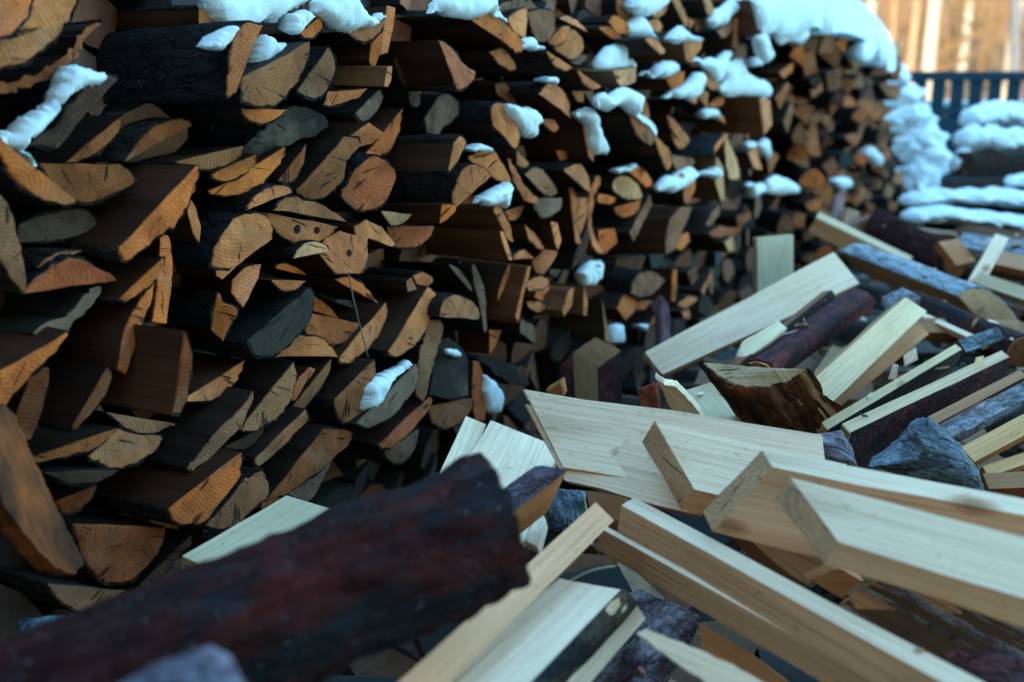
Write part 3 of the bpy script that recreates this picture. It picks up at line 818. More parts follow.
# ---------------------------------------------------------------- the rest of the stack: a packed field of split ends
rf = random.Random(21)
cells = []
uu = -1.3; SU, SZ = 0.092, 0.074
nu = int((WEND + 1.3) / SU)
def topz(u):
    t = 1.32 if u < 5.6 else 1.32 - (u - 5.6) * 0.07
    return t
seeds = {}
us = []
u_ = -1.3
while u_ < WEND:
    us.append(u_); u_ += SU if u_ < 3.2 else 0.14
for i, ub in enumerate(us):
    for k in range(18):
        st = SU if ub < 3.2 else 0.14
        u = ub + rf.uniform(-.42, .42) * st + (st / 2 if k % 2 else 0)
        z = 0.035 + k * SZ + rf.uniform(-.40, .40) * SZ
        if z < topz(u) - 0.02: seeds[(i, k)] = (u, z)
def clip(poly, m, nrm):
    out = []
    for a, b in zip(poly, poly[1:] + poly[:1]):
        da = (a[0] - m[0]) * nrm[0] + (a[1] - m[1]) * nrm[1]
        db = (b[0] - m[0]) * nrm[0] + (b[1] - m[1]) * nrm[1]
        if da <= 0: out.append(a)
        if da * db < 0:
            t = da / (da - db)
            out.append((a[0] + (b[0] - a[0]) * t, a[1] + (b[1] - a[1]) * t))
    return out
for (i, k), (u, z) in seeds.items():
    hw = .12
    poly = [(u - hw, z - .08), (u + hw, z - .08), (u + hw, z + .08), (u - hw, z + .08)]
    for di in (-2, -1, 0, 1, 2):
        for dk in (-2, -1, 0, 1, 2):
            s = seeds.get((i + di, k + dk))
            if s and (di or dk) and poly:
                poly = clip(poly, ((u + s[0]) / 2, (z + s[1]) / 2), (s[0] - u, s[1] - z))
    if len(poly) < 3: continue
    cu = sum(q[0] for q in poly) / len(poly); cz = sum(q[1] for q in poly) / len(poly)
    cells.append((cu, cz, poly))
XFAR = 752                                              # right of this photo column the stack is not traced log by log
def cell_outline(cu, cz, poly, p, far):
    sh = rf.uniform(0.45, 0.80) if far else rf.uniform(0.72, 0.97)
    ang = rf.uniform(-0.7, 0.7)
    pts = []
    for q in poly:
        a, b = (q[0] - cu) * sh, (q[1] - cz) * sh
        pts.append(WP(cu + a, max(0.004, cz + b), p))
    if len(pts) >= 4:
        r0 = rf.randrange(len(pts)); pts = pts[r0:] + pts[:r0]
    kind = rf.choice('dddqqqww') if len(pts) >= 4 else 'q'
    tilt = (rf.uniform(0.1, 0.8) if far else rf.uniform(-0.5, 0.5), rf.uniform(-0.35, 0.35))
    c = sum(pts, Vector()) / len(pts)
    pts = [v + WN * ((v - c).dot(WD) * tilt[0] + v.z * 0 + (v.z - c.z) * tilt[1]) for v in pts]
    return kind, pts
far_list, fill_list = [], []
for cu, cz, poly in cells:
    x, y, d = proj(WP(cu, cz, 0)) if (WP(cu, cz, 0) - CAM).dot(FW) > 0.2 else (-9999, 0, 1)
    if cu > 3.3 and x > XFAR: far_list.append((cu, cz, poly, x, y, d))
    else: fill_list.append((cu, cz, poly, x, y, d))
tonesf = 'ttttooggbbmmmnnkp'
far_list.sort(key=lambda e: e[5])
inview = [e for e in far_list if 0 <= e[3] < 1024 and -5 < e[4] < 262]
NIND = 80
indiv = set(id(e) for e in inview[:NIND])
class Mass:
    """many small logs gathered into one mesh with a colour per face corner"""
    def __init__(s): s.v, s.f, s.mi, s.c = [], [], [], []
    def add(s, ol, axis, length, color, side):
        ol = clean(ol); n = len(ol); o0 = len(s.v)
        ax = axis.normalized()
        s.v += [p for p, f in ol] + [p + ax * length for p, f in ol]
        c = sum((p for p, f in ol), Vector()) / n
        nr = Vector()
        for j in range(n): nr += (ol[j][0] - c).cross(ol[(j + 1) % n][0] - c)
        if nr.dot(ax) < 0:
            s.f.append(tuple(o0 + j for j in range(n)))
            q = [(o0 + j, o0 + n + j, o0 + n + (j + 1) % n, o0 + (j + 1) % n) for j in range(n)]
        else:
            s.f.append(tuple(o0 + j for j in reversed(range(n))))
            q = [(o0 + j, o0 + (j + 1) % n, o0 + n + (j + 1) % n, o0 + n + j) for j in range(n)]
        s.mi.append(0); s.c.append(color)
        for j in range(n):
            s.f.append(q[j]); s.mi.append(1)
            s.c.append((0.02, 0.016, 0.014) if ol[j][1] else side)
    def build(s, name, mats):
        me = mesh_from(name, s.v, s.f, mats, s.mi, False)
        at = me.attributes.new('tone', 'FLOAT_COLOR', 'FACE')
        at.data.foreach_set('color', np.array([(*c, 1.0) for c in s.c], dtype=np.float32).ravel())
        return link(name, me)
def mat_mass(name, end):
    m, t, b = newmat(name); g = N(t)
    a = g.n('ShaderNodeAttribute', attribute_name='tone')
    tc = g.n('ShaderNodeTexCoord').outputs['Object']
    n1 = g.noise(tc, 38, 4, 0.6); n2 = g.noise(tc, 350, 2, 0.6)
    col = a.outputs['Color']
    c = g.mix(g.ramp(n1, [(0.40, 0.0), (0.7, 0.7)]), col, g.mix(1.0, col, (0.42, 0.42, 0.44), 'MULTIPLY'))
    c = g.mix(g.ramp(n2, [(0.35, 0.5), (0.6, 0.0)]), c, g.mix(1.0, c, (0.5, 0.46, 0.42), 'MULTIPLY'))
    t.links.new(c, b.inputs['Base Color']); b.inputs['Roughness'].default_value = 0.85
    g.bump(n2, 0.5, 0.002, b)
    return m
M_MEND, M_MSIDE = mat_mass('stacked_end', True), mat_mass('stacked_side', False)
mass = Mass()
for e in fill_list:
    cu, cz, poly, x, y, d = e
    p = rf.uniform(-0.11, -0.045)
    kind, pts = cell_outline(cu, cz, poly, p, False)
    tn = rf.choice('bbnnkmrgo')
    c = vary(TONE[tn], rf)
    mass.add(outline(kind, pts, rf, 0.5), -WN, 0.22, tuple(v * 0.6 for v in c), tuple(v * 0.10 for v in c))  # recessed logs darkened so the shade of the gaps sits in their colour
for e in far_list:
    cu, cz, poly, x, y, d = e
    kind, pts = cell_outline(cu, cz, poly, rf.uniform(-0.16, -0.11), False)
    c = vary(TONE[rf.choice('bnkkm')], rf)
    mass.add(outline(kind, pts, rf, 0.5), -WN, 0.12, tuple(v * 0.6 for v in c), tuple(v * 0.1 for v in c))  # gap shade put into these darkened colours as well
askew = []
u_ = 3.36
col_i = 0
while u_ < WEND + .05:
    z_ = rf.uniform(0.03, .07); 
    while z_ < topz(u_) - .03:
        h = rf.uniform(.055, .10)
        if rf.random() > .12: askew.append((u_ + rf.uniform(-.07, .07), z_ + h / 2, h))
        z_ += h * rf.uniform(.92, 1.30)
    u_ += .20; col_i += 1
shown = []
for u, z, h in askew:
    x, y, d = proj(WP(u, z, 0))
    if x < XFAR - 4: continue
    shown.append((d, u, z, h, x, y))
shown.sort()
for k, (d, u, z, h, x, y) in enumerate(shown):
    yaw = rf.uniform(R(30), R(58))
    ax = (-WN * math.cos(yaw) + WD * math.sin(yaw) + Vector((0, 0, rf.uniform(-.08, .08)))).normalized()
    fr = frame(-ax)
    p = rf.uniform(-.10, .06)
    dull = rf.uniform(.45, 1.05)
    wv = h * rf.uniform(.75, 1.7); tilt = rf.gauss(0, .45)
    kind = rf.choice(['d', 'd', 'w', 'q', 'd', 'w'])
    if kind == 'd': loc = [(-.5, -.35), (.5, -.35), (.38, .2), (.05, .5), (-.32, .3)] if rf.random() < .6 else [(.5, .4), (-.5, .4), (-.35, -.2), (0, -.5), (.36, -.25)]
    elif kind == 'w': loc = [(-.5, .3), (.1, -.5), (.5, .35), (.15, .5), (-.2, .48)]
    else: loc = [(-.4, -.45), (.35, -.5), (.42, .42), (-.36, .48)]
    pts = []
    for a_, b_ in loc:
        s, t = a_ * wv, b_ * h
        pts.append(WP(u, z, p) + fr @ Vector((0, s * math.cos(tilt) - t * math.sin(tilt), s * math.sin(tilt) + t * math.cos(tilt))))
    tn = rf.choice(tonesf)
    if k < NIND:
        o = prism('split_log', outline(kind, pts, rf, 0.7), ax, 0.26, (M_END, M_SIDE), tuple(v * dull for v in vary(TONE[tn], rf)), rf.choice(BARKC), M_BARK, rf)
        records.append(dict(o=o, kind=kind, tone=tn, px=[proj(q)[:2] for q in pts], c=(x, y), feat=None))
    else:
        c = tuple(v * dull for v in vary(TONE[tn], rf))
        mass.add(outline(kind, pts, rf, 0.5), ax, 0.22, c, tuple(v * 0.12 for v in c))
# dark backing blocks added behind the row keep light from leaking through
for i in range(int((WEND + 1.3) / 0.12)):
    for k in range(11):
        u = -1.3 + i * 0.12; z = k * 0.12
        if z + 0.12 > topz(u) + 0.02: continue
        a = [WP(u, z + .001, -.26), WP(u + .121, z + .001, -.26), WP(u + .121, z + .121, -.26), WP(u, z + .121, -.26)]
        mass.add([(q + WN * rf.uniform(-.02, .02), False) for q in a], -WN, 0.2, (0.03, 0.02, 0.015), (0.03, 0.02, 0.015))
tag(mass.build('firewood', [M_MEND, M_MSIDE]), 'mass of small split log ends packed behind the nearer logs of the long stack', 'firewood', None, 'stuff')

# leaning board
lp = [PD(LEAN[i], LEAN[i + 1], 0.0) for i in range(0, len(LEAN), 2)]
lpx = [(LEAN[i], LEAN[i + 1]) for i in range(0, len(LEAN), 2)]
P0 = onplane(40, 490, WA + WN * 0.11, WN)
lpts = [onplane(x, y, P0, (WN + Vector((0, 0, 0.25))).normalized()) for x, y in lpx]

# ---------------------------------------------------------------- flat pieces with a traced face
def slab(name, pts, t, mats, color, rnd=rng, grain=None, rough=1.0, curve=True, bulge=0.0, barktop=False, skirt=True):
    """a board or bark piece: its traced upper face, thickness t away from the viewer; grain = index pair giving the fibre direction"""
    n = len(pts)
    c = sum(pts, Vector()) / n
    nr = Vector()
    for j in range(n): nr += (pts[j] - c).cross(pts[(j + 1) % n] - c)
    nr.normalize()
    if nr.dot(CAM - c) < 0: nr = -nr
    if grain: g = (pts[grain[1]] - pts[grain[0]])
    else:
        g = max(((a - b) for a in pts for b in pts), key=lambda v: v.length)
    g = (g - nr * g.dot(nr)).normalized()
    rot = Matrix((g, nr.cross(g), nr)).transposed()
    inv = rot.transposed()
    ring = []
    for j in range(n): ring += straight(pts[j], pts[(j + 1) % n], 6)
    size = max((a - b).length for a in pts for b in pts)
    loc = []
    for q in ring:
        v = inv @ (q - c)
        s = size * 0.006 * rough
        loc.append(Vector((v.x + rnd.uniform(-s, s), v.y + rnd.uniform(-s, s), v.z)))
    m = len(loc)
    levels = [(-t, 0.97), (-t * 0.85, 1.0), (-t * 0.12, 1.0), (0.0, 1 - 0.0025 / max(size, .01) * 2)]
    ks = (0.8, 0.55, 0.3) if (bulge or barktop) else ()
    verts, faces, mi = [], [], []
    for z, k in levels:
        for v in loc: verts.append((v.x * k, v.y * k, v.z + z))
    for k in ks:
        for v in loc:
            verts.append((v.x * k, v.y * k, v.z * k + bulge * (1 - k * k) + (mnoise.noise(Vector((v.x * k * 45, v.y * k * 45, 7))) * 0.006 if barktop else 0)))
    L = len(levels) + len(ks)
    for i in range(L - 1):
        for j in range(m):
            faces.append((i * m + j, i * m + (j + 1) % m, (i + 1) * m + (j + 1) % m, (i + 1) * m + j))
            mi.append(1 if i < len(levels) - 2 else 0)
    faces.append(tuple((L - 1) * m + j for j in range(m))); mi.append(0)
    faces.append(tuple(reversed(range(m)))); mi.append(1)
    o = link(name, mesh_from(name, verts, faces, list(mats), mi, True, 50 if barktop else 35))
    o.matrix_world = Matrix.Translation(c) @ rot.to_4x4()
    o.color = (*color, 1)
    return o
def plank(name, O, X, Y, t, mats, color, ext=1.0, Z=None, bark=None, barkcolor=None, barkmat=None, rnd=rng, bow=0.0, taper=1.0, edge=None):
    """a sawn board from its near corner O, the far end X of that edge and the other near corner Y (photo x, y, height)"""
    o, x, y = PZ(*O), PZ(*X), PZ(*Y)
    ax = (x - o) * ext; wv = y - o
    if Z is not None: zv = PZ(*Z) - o
    else:
        zv = ax.cross(wv).normalized()
        if zv.dot(CAM - o) > 0: zv = -zv
        zv *= t
    pts = [o, y, y + zv, o + zv]
    ol = outline('q' + (bark or ''), pts, rnd, 1.0, 0.35)
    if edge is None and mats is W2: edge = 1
    if edge is not None: mats = (*mats, M_SHADED_SIDE)
    if DEBUG: print('PLANK %s len %.3f wid %.3f thk %.3f d %.2f-%.2f ang %.0f %.0f' % (name, ax.length, wv.length, zv.length, proj(o)[2], proj(o + ax)[2], math.degrees(ax.angle(wv)), math.degrees(zv.angle(wv))))
    return prism(name, ol, ax, ax.length, mats, color, barkcolor, barkmat, rnd, taper, 0.004, bow, None, edge)
def splitlog(name, kind, pts, A, B, mats, color, barkcolor=None, barkmat=None, ext=1.0, rnd=rng, bark_t=0.005, taper=1.0):
    P = [PZ(*q) for q in pts]
    ax = (PZ(*B) - PZ(*A)) * ext
    if DEBUG: print('LOG %s len %.3f size %.3f' % (name, ax.length, max((a - b).length for a in P for b in P)))
    return prism(name, outline(kind, P, rnd, 4 if bark_t >= .006 else 1.3, 0.5), ax, ax.length, mats, color, barkcolor, barkmat, rnd, taper, bark_t)
DEBUG = False
W2 = (M_FEND, M_WOOD)
PALE, TAN, BRN, ORG = (0.92, 0.645, 0.46), (0.72, 0.40, 0.19), (0.34, 0.14, 0.06), (0.46, 0.17, 0.06)
PINK = (0.56, 0.25, 0.13)
RED, PURP, DARK, BLUE = (0.040, 0.0095, 0.0085), (0.10, 0.055, 0.066), (0.020, 0.015, 0.014), (0.11, 0.14, 0.18)
HEAP = 'freshly split boards and slabs in the loose heap'
def T(o, label, cat, group=HEAP): return tag(o, label, cat, group)
b2 = (M_FEND, M_BARK)

T(slab('weathered_board', lpts, 0.03, (M_OLD, M_OLD), (0.66, 0.155, 0.030), rng, (9, 0)), 'weathered orange board leaning against the near end of the stack', 'board', None)

# --- heap, middle
T(plank('sawn_board', (562,467,.47), (860,522,.46), (523,389,.54), .010, W2, PALE), 'wide thin pale board lying on top of a second one in mid-heap', 'board')
T(plank('sawn_board', (564,480,.455), (725,522,.447), (525,404,.522), .011, W2, PALE), 'pale board directly beneath the wide thin board, its edge showing below', 'board')
T(plank('sawn_board', (693,489,.489), (880,533,.455), (654,421,.546), .026, W2, PALE, 1.0, (680,509,.462)), 'thick pale board with a brown square-cut left end on the wide thin board', 'board')
T(plank('sawn_board', (771,467,.545), (1024,516,.545), (711,531,.475), .04, W2, PALE, 1.5, (761,450,.552), edge=0), 'thick plank on edge with a reddish sawn left end', 'board')
T(plank('sawn_board', (837,542,.53), (1024,597,.53), (789,477,.56), .024, W2, PALE, 1.6, (822,563,.508)), 'broad pale board at the right, nearest on top of the heap', 'board')
T(plank('sawn_board', (621,505,.46), (860,637,.46), (617,531,.43), .02, W2, PALE, 1.7, (634,497,.465), edge=0), 'upper of two long planks on edge, with a bright blue-white top edge', 'plank')
T(plank('sawn_board', (600,528,.43), (780,628,.43), (596,549,.40), .02, W2, PALE, 2.2, (606,526,.432), edge=0), 'lower of two long planks on edge, against the upper one', 'plank')
T(plank('sawn_board', (614,520,.47), (451,682,.47), (596,502,.487), .018, W2, (0.78,0.37,0.20), 1.4), 'narrow tan plank pointing to the lower left, its end in mid-heap', 'plank')
T(splitlog('split_slab', 'q1', [(560,578,.44),(621,589,.43),(637,604,.41),(646,618,.39),(580,618,.385)], (621,589,.43), (531,682,.44), W2, PALE, (0.10,0.066,0.040), M_RED, 1.6), 'pale flat-topped slab with a mossy bark edge at the photo bottom', 'slab')
T(plank('split_chunk', (567,471,.52), (514,512,.505), (536,466,.53), .03, W2, TAN, 1.0, (548,512,.465), '0', (0.085,0.07,0.10), M_BARK), 'short chunk with purple bark on top beside the dark foreground log', 'chunk')
T(slab('wood_chip', [PZ(540,507,.45),PZ(546,520,.45),PZ(538,548,.44),PZ(524,540,.44)], .01, (M_WOOD,M_WOOD), PALE), 'small white chip below the short purple-barked chunk', 'chip')
T(plank('sawn_board', (486,424,.44), (456,500,.43), (466,416,.445), .018, W2, PALE, 1.5), 'left one of two pale boards running under the dark foreground log', 'board')
T(plank('sawn_board', (560,447,.428), (528,530,.42), (491,420,.445), .02, W2, PALE, 1.2), 'right one of two pale boards running under the dark foreground log', 'board')
T(splitlog('split_log', 'd', [(487,457,.612),(528,571,.549),(527,553,.566),(514,515,.596),(500,481,.613)], (487,457,.612), (0,650,.555), W2, (0.24,0.085,0.03), RED, M_RED, 1.35, rng, 0.0068), 'large blurred dark red bark log across the foreground', 'log')
T(slab('bark_piece', [PD(105,690,.50),PD(150,664,.51),PD(212,643,.53),PD(230,652,.52),PD(256,700,.48),PD(180,720,.46)], .02, (M_BARK,M_BARK), (0.19,0.15,0.19), rng, None, 1, True, 0.006, True), 'blurred purple-grey bark piece in front of the dark red log', 'bark')
T(plank('split_slab', (330,508,.40), (255,556,.40), (287,495,.413), .03, W2, (0.62,0.47,0.32), 1.3, None, '3', (0.14,0.17,0.22), M_FROST), 'pale speckled slab with frosted bark at the foot of the stack', 'slab')
T(slab('bark_piece', [PZ(15,619,.36),PZ(50,615,.36),PZ(92,613,.36),PZ(65,632,.36),PZ(24,650,.36)], .02, (M_FROST,M_BARK), BLUE, rng, None, 1, True, 0.004, True), 'blue-grey bark piece at the far lower left', 'bark')
# --- heap, behind the wide board
T(splitlog('split_log', 'q02', [(573,352,.44),(595,337,.462),(620,349,.44),(597,367,.42)], (597,367,.42), (599,430,.30), W2, (0.42,0.26,0.15), (0.075,0.028,0.028), M_BARK, 1.4), 'split log standing upright with a slanting pale top', 'log')
T(splitlog('bark_strip', 'q0123', [(655,300,.51),(660,294,.525),(667,303,.51),(661,308,.50)], (660,300,.51), (665,390,.35), b2, PURP, (0.26,0.14,0.16), M_RED, 1.2), 'thin purple bark strip standing upright before the stack', 'bark')
T(slab('splinter', [PZ(655,378,.53),PZ(663,384,.53),PZ(675,386,.52),PZ(695,406,.49),PZ(707,426,.46),PZ(676,421,.465)], .012, (M_WOOD,M_WOOD), PALE, rng, (0,4), 1.6), 'pale torn splinter sticking up behind the wide board', 'splinter')
T(slab('split_slab', [PZ(678,392,.46),PZ(713,381,.48),PZ(734,404,.45),PZ(765,445,.41),PZ(705,445,.41)], .02, (M_WOOD,M_WOOD), (0.66,0.50,0.34), rng, (1,3)), 'tan slab half in shadow under the half-round dark log', 'slab')
T(splitlog('split_log', 'd', [(703,363,.53),(806,369,.53),(793,378,.515),(769,385,.505),(746,386,.505),(728,381,.512),(714,372,.522)], (754,375,.52), (800,442,.405), (M_PEND, M_WOOD), (0.72,0.50,0.32), (0.15,0.050,0.022), M_RED, 1.0, rng, 0.006), 'half-round dark-barked log with a pale crescent end turned up', 'log')
T(plank('sawn_board', (860,283,.50), (690,372,.42), (834,252,.56), .022, W2, (0.70,0.46,0.32), 1.1, taper=.55), 'long wide pale board leaning diagonally at the back of the heap', 'board')
T(splitlog('split_log', 'd', [(873,306,.50),(850,291,.53),(858,290,.545),(869,295,.54),(874,301,.52)], (873,306,.50), (783,374,.455), W2, TAN, (0.10,0.024,0.03), M_RED, 1.1), 'dark red barked slab beside the pale middle plank', 'slab')
T(plank('split_slab', (831,290,.535), (748,357,.50), (838,305,.50), .015, W2, BRN, 1.1, None, '0', (0.05,0.02,0.017), M_RED), 'thin dark brown slab left of the dark red slab', 'slab')
T(slab('split_slab', [PZ(779,320,.54),PZ(742,341,.52),PZ(737,355,.50),PZ(746,360,.495),PZ(788,328,.53)], .015, (M_WOOD,M_WOOD), (0.74,0.58,0.40), rng, (0,2)), 'pale bark-edged wedge lying on the long diagonal board', 'wedge')
T(plank('sawn_board', (927,311,.52), (828,406,.44), (906,297,.55), .024, W2, (0.78,0.54,0.34), 1.05), 'pale thick plank in the middle of the right heap, pointing down left', 'plank')
T(plank('sawn_board', (929,334,.47), (828,416,.415), (918,321,.50), .012, W2, ORG, 1.05), 'thin orange-brown board just under the pale thick plank', 'board')
T(plank('split_slab', (962,349,.49), (834,426,.47), (956,344,.50), .03, W2, (0.66,0.47,0.28), 1.05, (953,369,.445), '3', (0.035,0.018,0.017), M_RED), 'tan-topped slab with a black bark side, upper of two in the right heap', 'slab')
T(plank('split_slab', (1010,357,.50), (852,432,.475), (1002,350,.51), .03, W2, (0.60,0.40,0.25), 1.05, (1003,394,.42), '3', (0.075,0.020,0.022), M_RED), 'big dark red barked slab with a white right end, lower of two', 'slab')
T(plank('sawn_board', (974,462,.45), (1045,424,.485), (961,447,.465), .03, W2, TAN, 1.5), 'tan plank at the right edge below the blue bark slab', 'plank')
T(plank('split_slab', (950,440,.45), (1045,388,.48), (938,426,.462), .02, (M_FEND, M_FROST), (0.17,0.16,0.19), 1.4), 'frosted blue-grey slab at the right edge above the tan plank', 'slab')
T(plank('split_slab', (934,425,.462), (1012,384,.485), (929,416,.47), .02, W2, BRN, 1.2), 'brown slab behind the frosted blue bark chunk', 'slab')
T(slab('bark_chunk', [PZ(866,467,.47),PZ(896,444,.495),PZ(914,423,.525),PZ(929,420,.53),PZ(943,434,.515),PZ(962,451,.50),PZ(977,474,.475),PZ(984,494,.45),PZ(925,482,.455)], .035, (M_FROST, M_BARK), (0.15,0.18,0.22), rng, (0, 7), 2.2, True, 0.018, True), 'craggy frosted blue bark chunk behind the long pale plank', 'bark')
T(slab('bark_piece', [PZ(785,439,.50),PZ(842,429,.51),PZ(853,447,.49),PZ(858,466,.475),PZ(826,462,.475),PZ(814,448,.49)], .02, (M_FROST,M_BARK), (0.25,0.18,0.21), rng, None, 1.3, True, 0.008, True), 'small purple-grey bark piece below the half-round dark log', 'bark')
T(slab('wood_chunk', [PZ(746,536,.435),PZ(758,529,.44),PZ(793,527,.44),PZ(826,566,.40),PZ(808,586,.385),PZ(777,568,.40)], .05, (M_WOOD,M_WOOD), BRN, rng, (0,4), 1.5), 'dark brown chunk under the broad pale board', 'chunk')
T(slab('wood_chunk', [PZ(757,511,.455),PZ(795,504,.46),PZ(802,521,.445),PZ(778,529,.44),PZ(756,531,.435)], .02, (M_WOOD,M_WOOD), PINK, rng, (0,2), 1.8), 'splintered reddish piece between the plank on edge and the broad board', 'chunk')
T(slab('wood_wedge', [PZ(807,579,.41),PZ(840,567,.425),PZ(864,581,.41),PZ(842,600,.39)], .02, (M_WOOD,M_WOOD), ORG, rng, (0,2)), 'small brown wedge under the lower edge of the broad board', 'wedge')
T(splitlog('split_log', 'd', [(838,607,.43),(961,612,.43),(941,592,.448),(924,582,.456),(902,577,.459),(879,580,.456),(855,592,.444)], (900,595,.44), (1010,655,.390), (M_PEND, M_FACE), PINK, (0.22,0.16,0.17), M_FROST, 1.6), 'half-round slab with a reddish end at the lower right', 'slab')
T(slab('bark_slab', [PZ(848,612,.395),PZ(940,634,.395),PZ(1045,664,.40),PZ(1045,712,.37),PZ(960,694,.37)], .02, (M_BARK,M_BARK), (0.15,0.085,0.11), rng, (0,2), 1, True, 0.01, True), 'purple bark slab at the lower right corner', 'bark')
T(slab('splinter', [PZ(637,633,.455),PZ(645,629,.458),PZ(700,649,.45),PZ(748,673,.44),PZ(800,704,.43),PZ(720,692,.425),PZ(660,652,.445)], .012, (M_WOOD,M_WOOD), PALE, rng, (0,4)), 'tapered pale slat pointing left at the photo bottom', 'slat')
T(slab('bark_slab', [PZ(600,602,.37),PZ(640,588,.38),PZ(704,615,.36),PZ(692,642,.34),PZ(650,704,.30),PZ(570,704,.30)], .05, (M_FROST,M_BARK), (0.14,0.085,0.11), rng, None, 1, True, 0.015, True), 'purple frosted bark slab in the hollow below the long planks', 'bark')
T(slab('wood_chunk', [PZ(698,622,.36),PZ(746,650,.36),PZ(810,696,.35),PZ(760,706,.33),PZ(700,652,.34)], .02, (M_WOOD,M_WOOD), ORG, rng, (0,2)), 'orange-brown board under the lower long plank', 'board')
T(slab('bark_piece', [PZ(552,487,.41),PZ(588,490,.41),PZ(592,512,.40),PZ(570,524,.395),PZ(548,515,.40)], .02, (M_FROST,M_BARK), BLUE, rng, None, 1, True, 0.008, True), 'frosted blue bark piece in the gap below the wide board', 'bark')
T(slab('wood_chunk', [PZ(586,489,.42),PZ(628,497,.42),PZ(620,521,.40),PZ(600,518,.40),PZ(588,506,.41)], .02, (M_WOOD,M_WOOD), BRN, rng, (0,1)), 'brown board end in the gap below the wide board', 'board')
# --- heap, far right
T(splitlog('split_log', 'w', [(1013,335,.407),(976,317,.445),(958,296,.492),(972,289,.505),(988,291,.50),(1004,303,.476),(1016,320,.438)], (958,296,.492), (836,249,.54), (M_PEND, M_WOOD), (0.58,0.32,0.17), (0.40,0.44,0.50), M_FROST, 1.0), 'long half-log with frosty white bark across the back of the heap', 'log')
T(plank('sawn_board', (909,262,.462), (824,221,.575), (913,257,.472), .03, W2, (0.64,0.46,0.29), 1.1, (899,276,.42)), 'tan board on edge at the back of the heap near the stack', 'board')
ring = [(955 + 17 * math.cos(a) * 0.6, 262 + 17 * math.sin(a)) for a in [i * math.pi / 4 for i in range(8)]]
T(splitlog('split_log', 'r', [(x, y, .88 - 3.1 * -ray(x, y).z) for x, y in ring], (955,262,.46), (866,222,.555), W2, BRN, (0.06,0.024,0.024), M_BARK, 1.0), 'dark red round log at the back of the heap', 'log')
T(plank('sawn_board', (976,261,.47), (958,238,.53), (957,266,.465), .02, W2, ORG, 1.0), 'short orange block behind the long frosty half-log', 'block')
T(plank('sawn_board', (980,289,.45), (1009,238,.56), (966,284,.46), .015, W2, PALE, 1.0), 'narrow pale slat sticking up at the far right of the heap', 'slat')
T(plank('sawn_board', (1060,312,.45), (975,283,.47), (1060,298,.475), .02, W2, (0.60,0.42,0.26), 1.0), 'tan board running off the right edge behind the frosty half-log', 'board')
T(plank('sawn_board', (1060,278,.47), (985,262,.48), (1060,262,.50), .02, W2, PINK, 1.0), 'pinkish board behind the upright pale slat', 'board')
T(plank('split_slab', (1060,262,.50), (958,246,.505), (1060,246,.535), .02, (M_FEND, M_FROST), (0.4,0.45,0.52), 1.0), 'frosted slab below the snowy rows at the right edge', 'slab')
T(plank('sawn_board', (758,308,.41), (757,238,.585), (794,304,.415), .02, W2, (0.74,0.66,0.50), 1.0), 'pale board standing upright against the dark stack', 'board')
T(plank('sawn_board', (1020,320,.45), (920,318,.46), (1020,334,.43), .02, W2, BRN, 1.0), 'brown board in the shade under the frosty half-log', 'board')
T(plank('sawn_board', (912,312,.46), (985,345,.44), (914,308,.465), .012, W2, PALE, 1.0), 'thin pale strip below the frosty half-log', 'strip')
T(plank('split_slab', (966,352,.47), (1005,338,.475), (958,340,.49), .02, (M_FEND, M_FROST), BLUE, 1.0), 'small blue frosted slab between the two barked slabs', 'slab')
T(plank('split_slab', (1016,338,.43), (1070,385,.42), (1040,318,.46), .02, (M_FEND, M_FROST), (0.24,0.25,0.33), 1.2), 'blue-purple bark slab at the right edge beside the half-log end', 'slab')
ring = [(913 + 14 * math.cos(a), 306 + 14 * math.sin(a)) for a in [i * math.pi / 4 for i in range(8)]]
T(splitlog('split_log', 'r', [(x, y, .88 - 2.25 * -ray(x, y).z) for x, y in ring], (913,306,.455), (1020,352,.42), W2, BRN, (0.055,0.020,0.018), M_RED, 1.0), 'dark red round log in the shade below the frosty half-log', 'log')
T(slab('bark_piece', [PZ(883,296,.515),PZ(903,287,.53),PZ(921,297,.515),PZ(907,303,.505),PZ(890,306,.505)], .02, (M_FROST, M_BARK), (0.30,0.30,0.36), rng, None, 1, True, .01, True), 'frosty bark tip behind the upper end of the pale thick plank', 'bark')
T(slab('wood_chip', [PZ(904,355,.475),PZ(916,347,.49),PZ(918,359,.47),PZ(905,366,.46)], .008, (M_WOOD, M_WOOD), PALE), 'small white chip between the orange-brown board and the tan-topped slab', 'chip')
T(slab('wood_chip', [PZ(888,379,.455),PZ(893,364,.48),PZ(897,365,.48),PZ(895,380,.455)], .006, (M_WOOD, M_WOOD), PALE), 'tiny upright white chip left of another small white chip', 'chip')
T(slab('split_slab', [PD(565,398,1.95),PD(560,366,1.98),PD(575,350,2.0),PD(596,343,2.0),PD(599,402,1.95)], .02, (M_RED, M_WOOD), (0.085,0.026,0.024), rng, (1,0), 1.5, True, .006, True), 'broad dark red bark slab standing beside the upright split log', 'slab')
T(slab('wood_chunk', [PZ(546,391,.47),PZ(561,382,.49),PZ(564,396,.465),PZ(556,404,.45)], .015, (M_WOOD, M_WOOD), ORG, rng, (0,1)), 'small orange piece peeping over the left end of the wide board', 'chunk')
T(slab('wood_chunk', [PZ(638,389,.45),PZ(656,383,.465),PZ(659,416,.41),PZ(640,416,.41)], .02, (M_RED, M_WOOD), (0.16,0.05,0.03), rng, (0,3)), 'red-brown bark piece left of the pale torn splinter', 'bark')
T(plank('split_slab', (1000,408,.46), (940,432,.45), (990,398,.475), .015, W2, BRN, 1.0), 'brown strip between the big dark red slab and the frosted blue slab', 'strip')
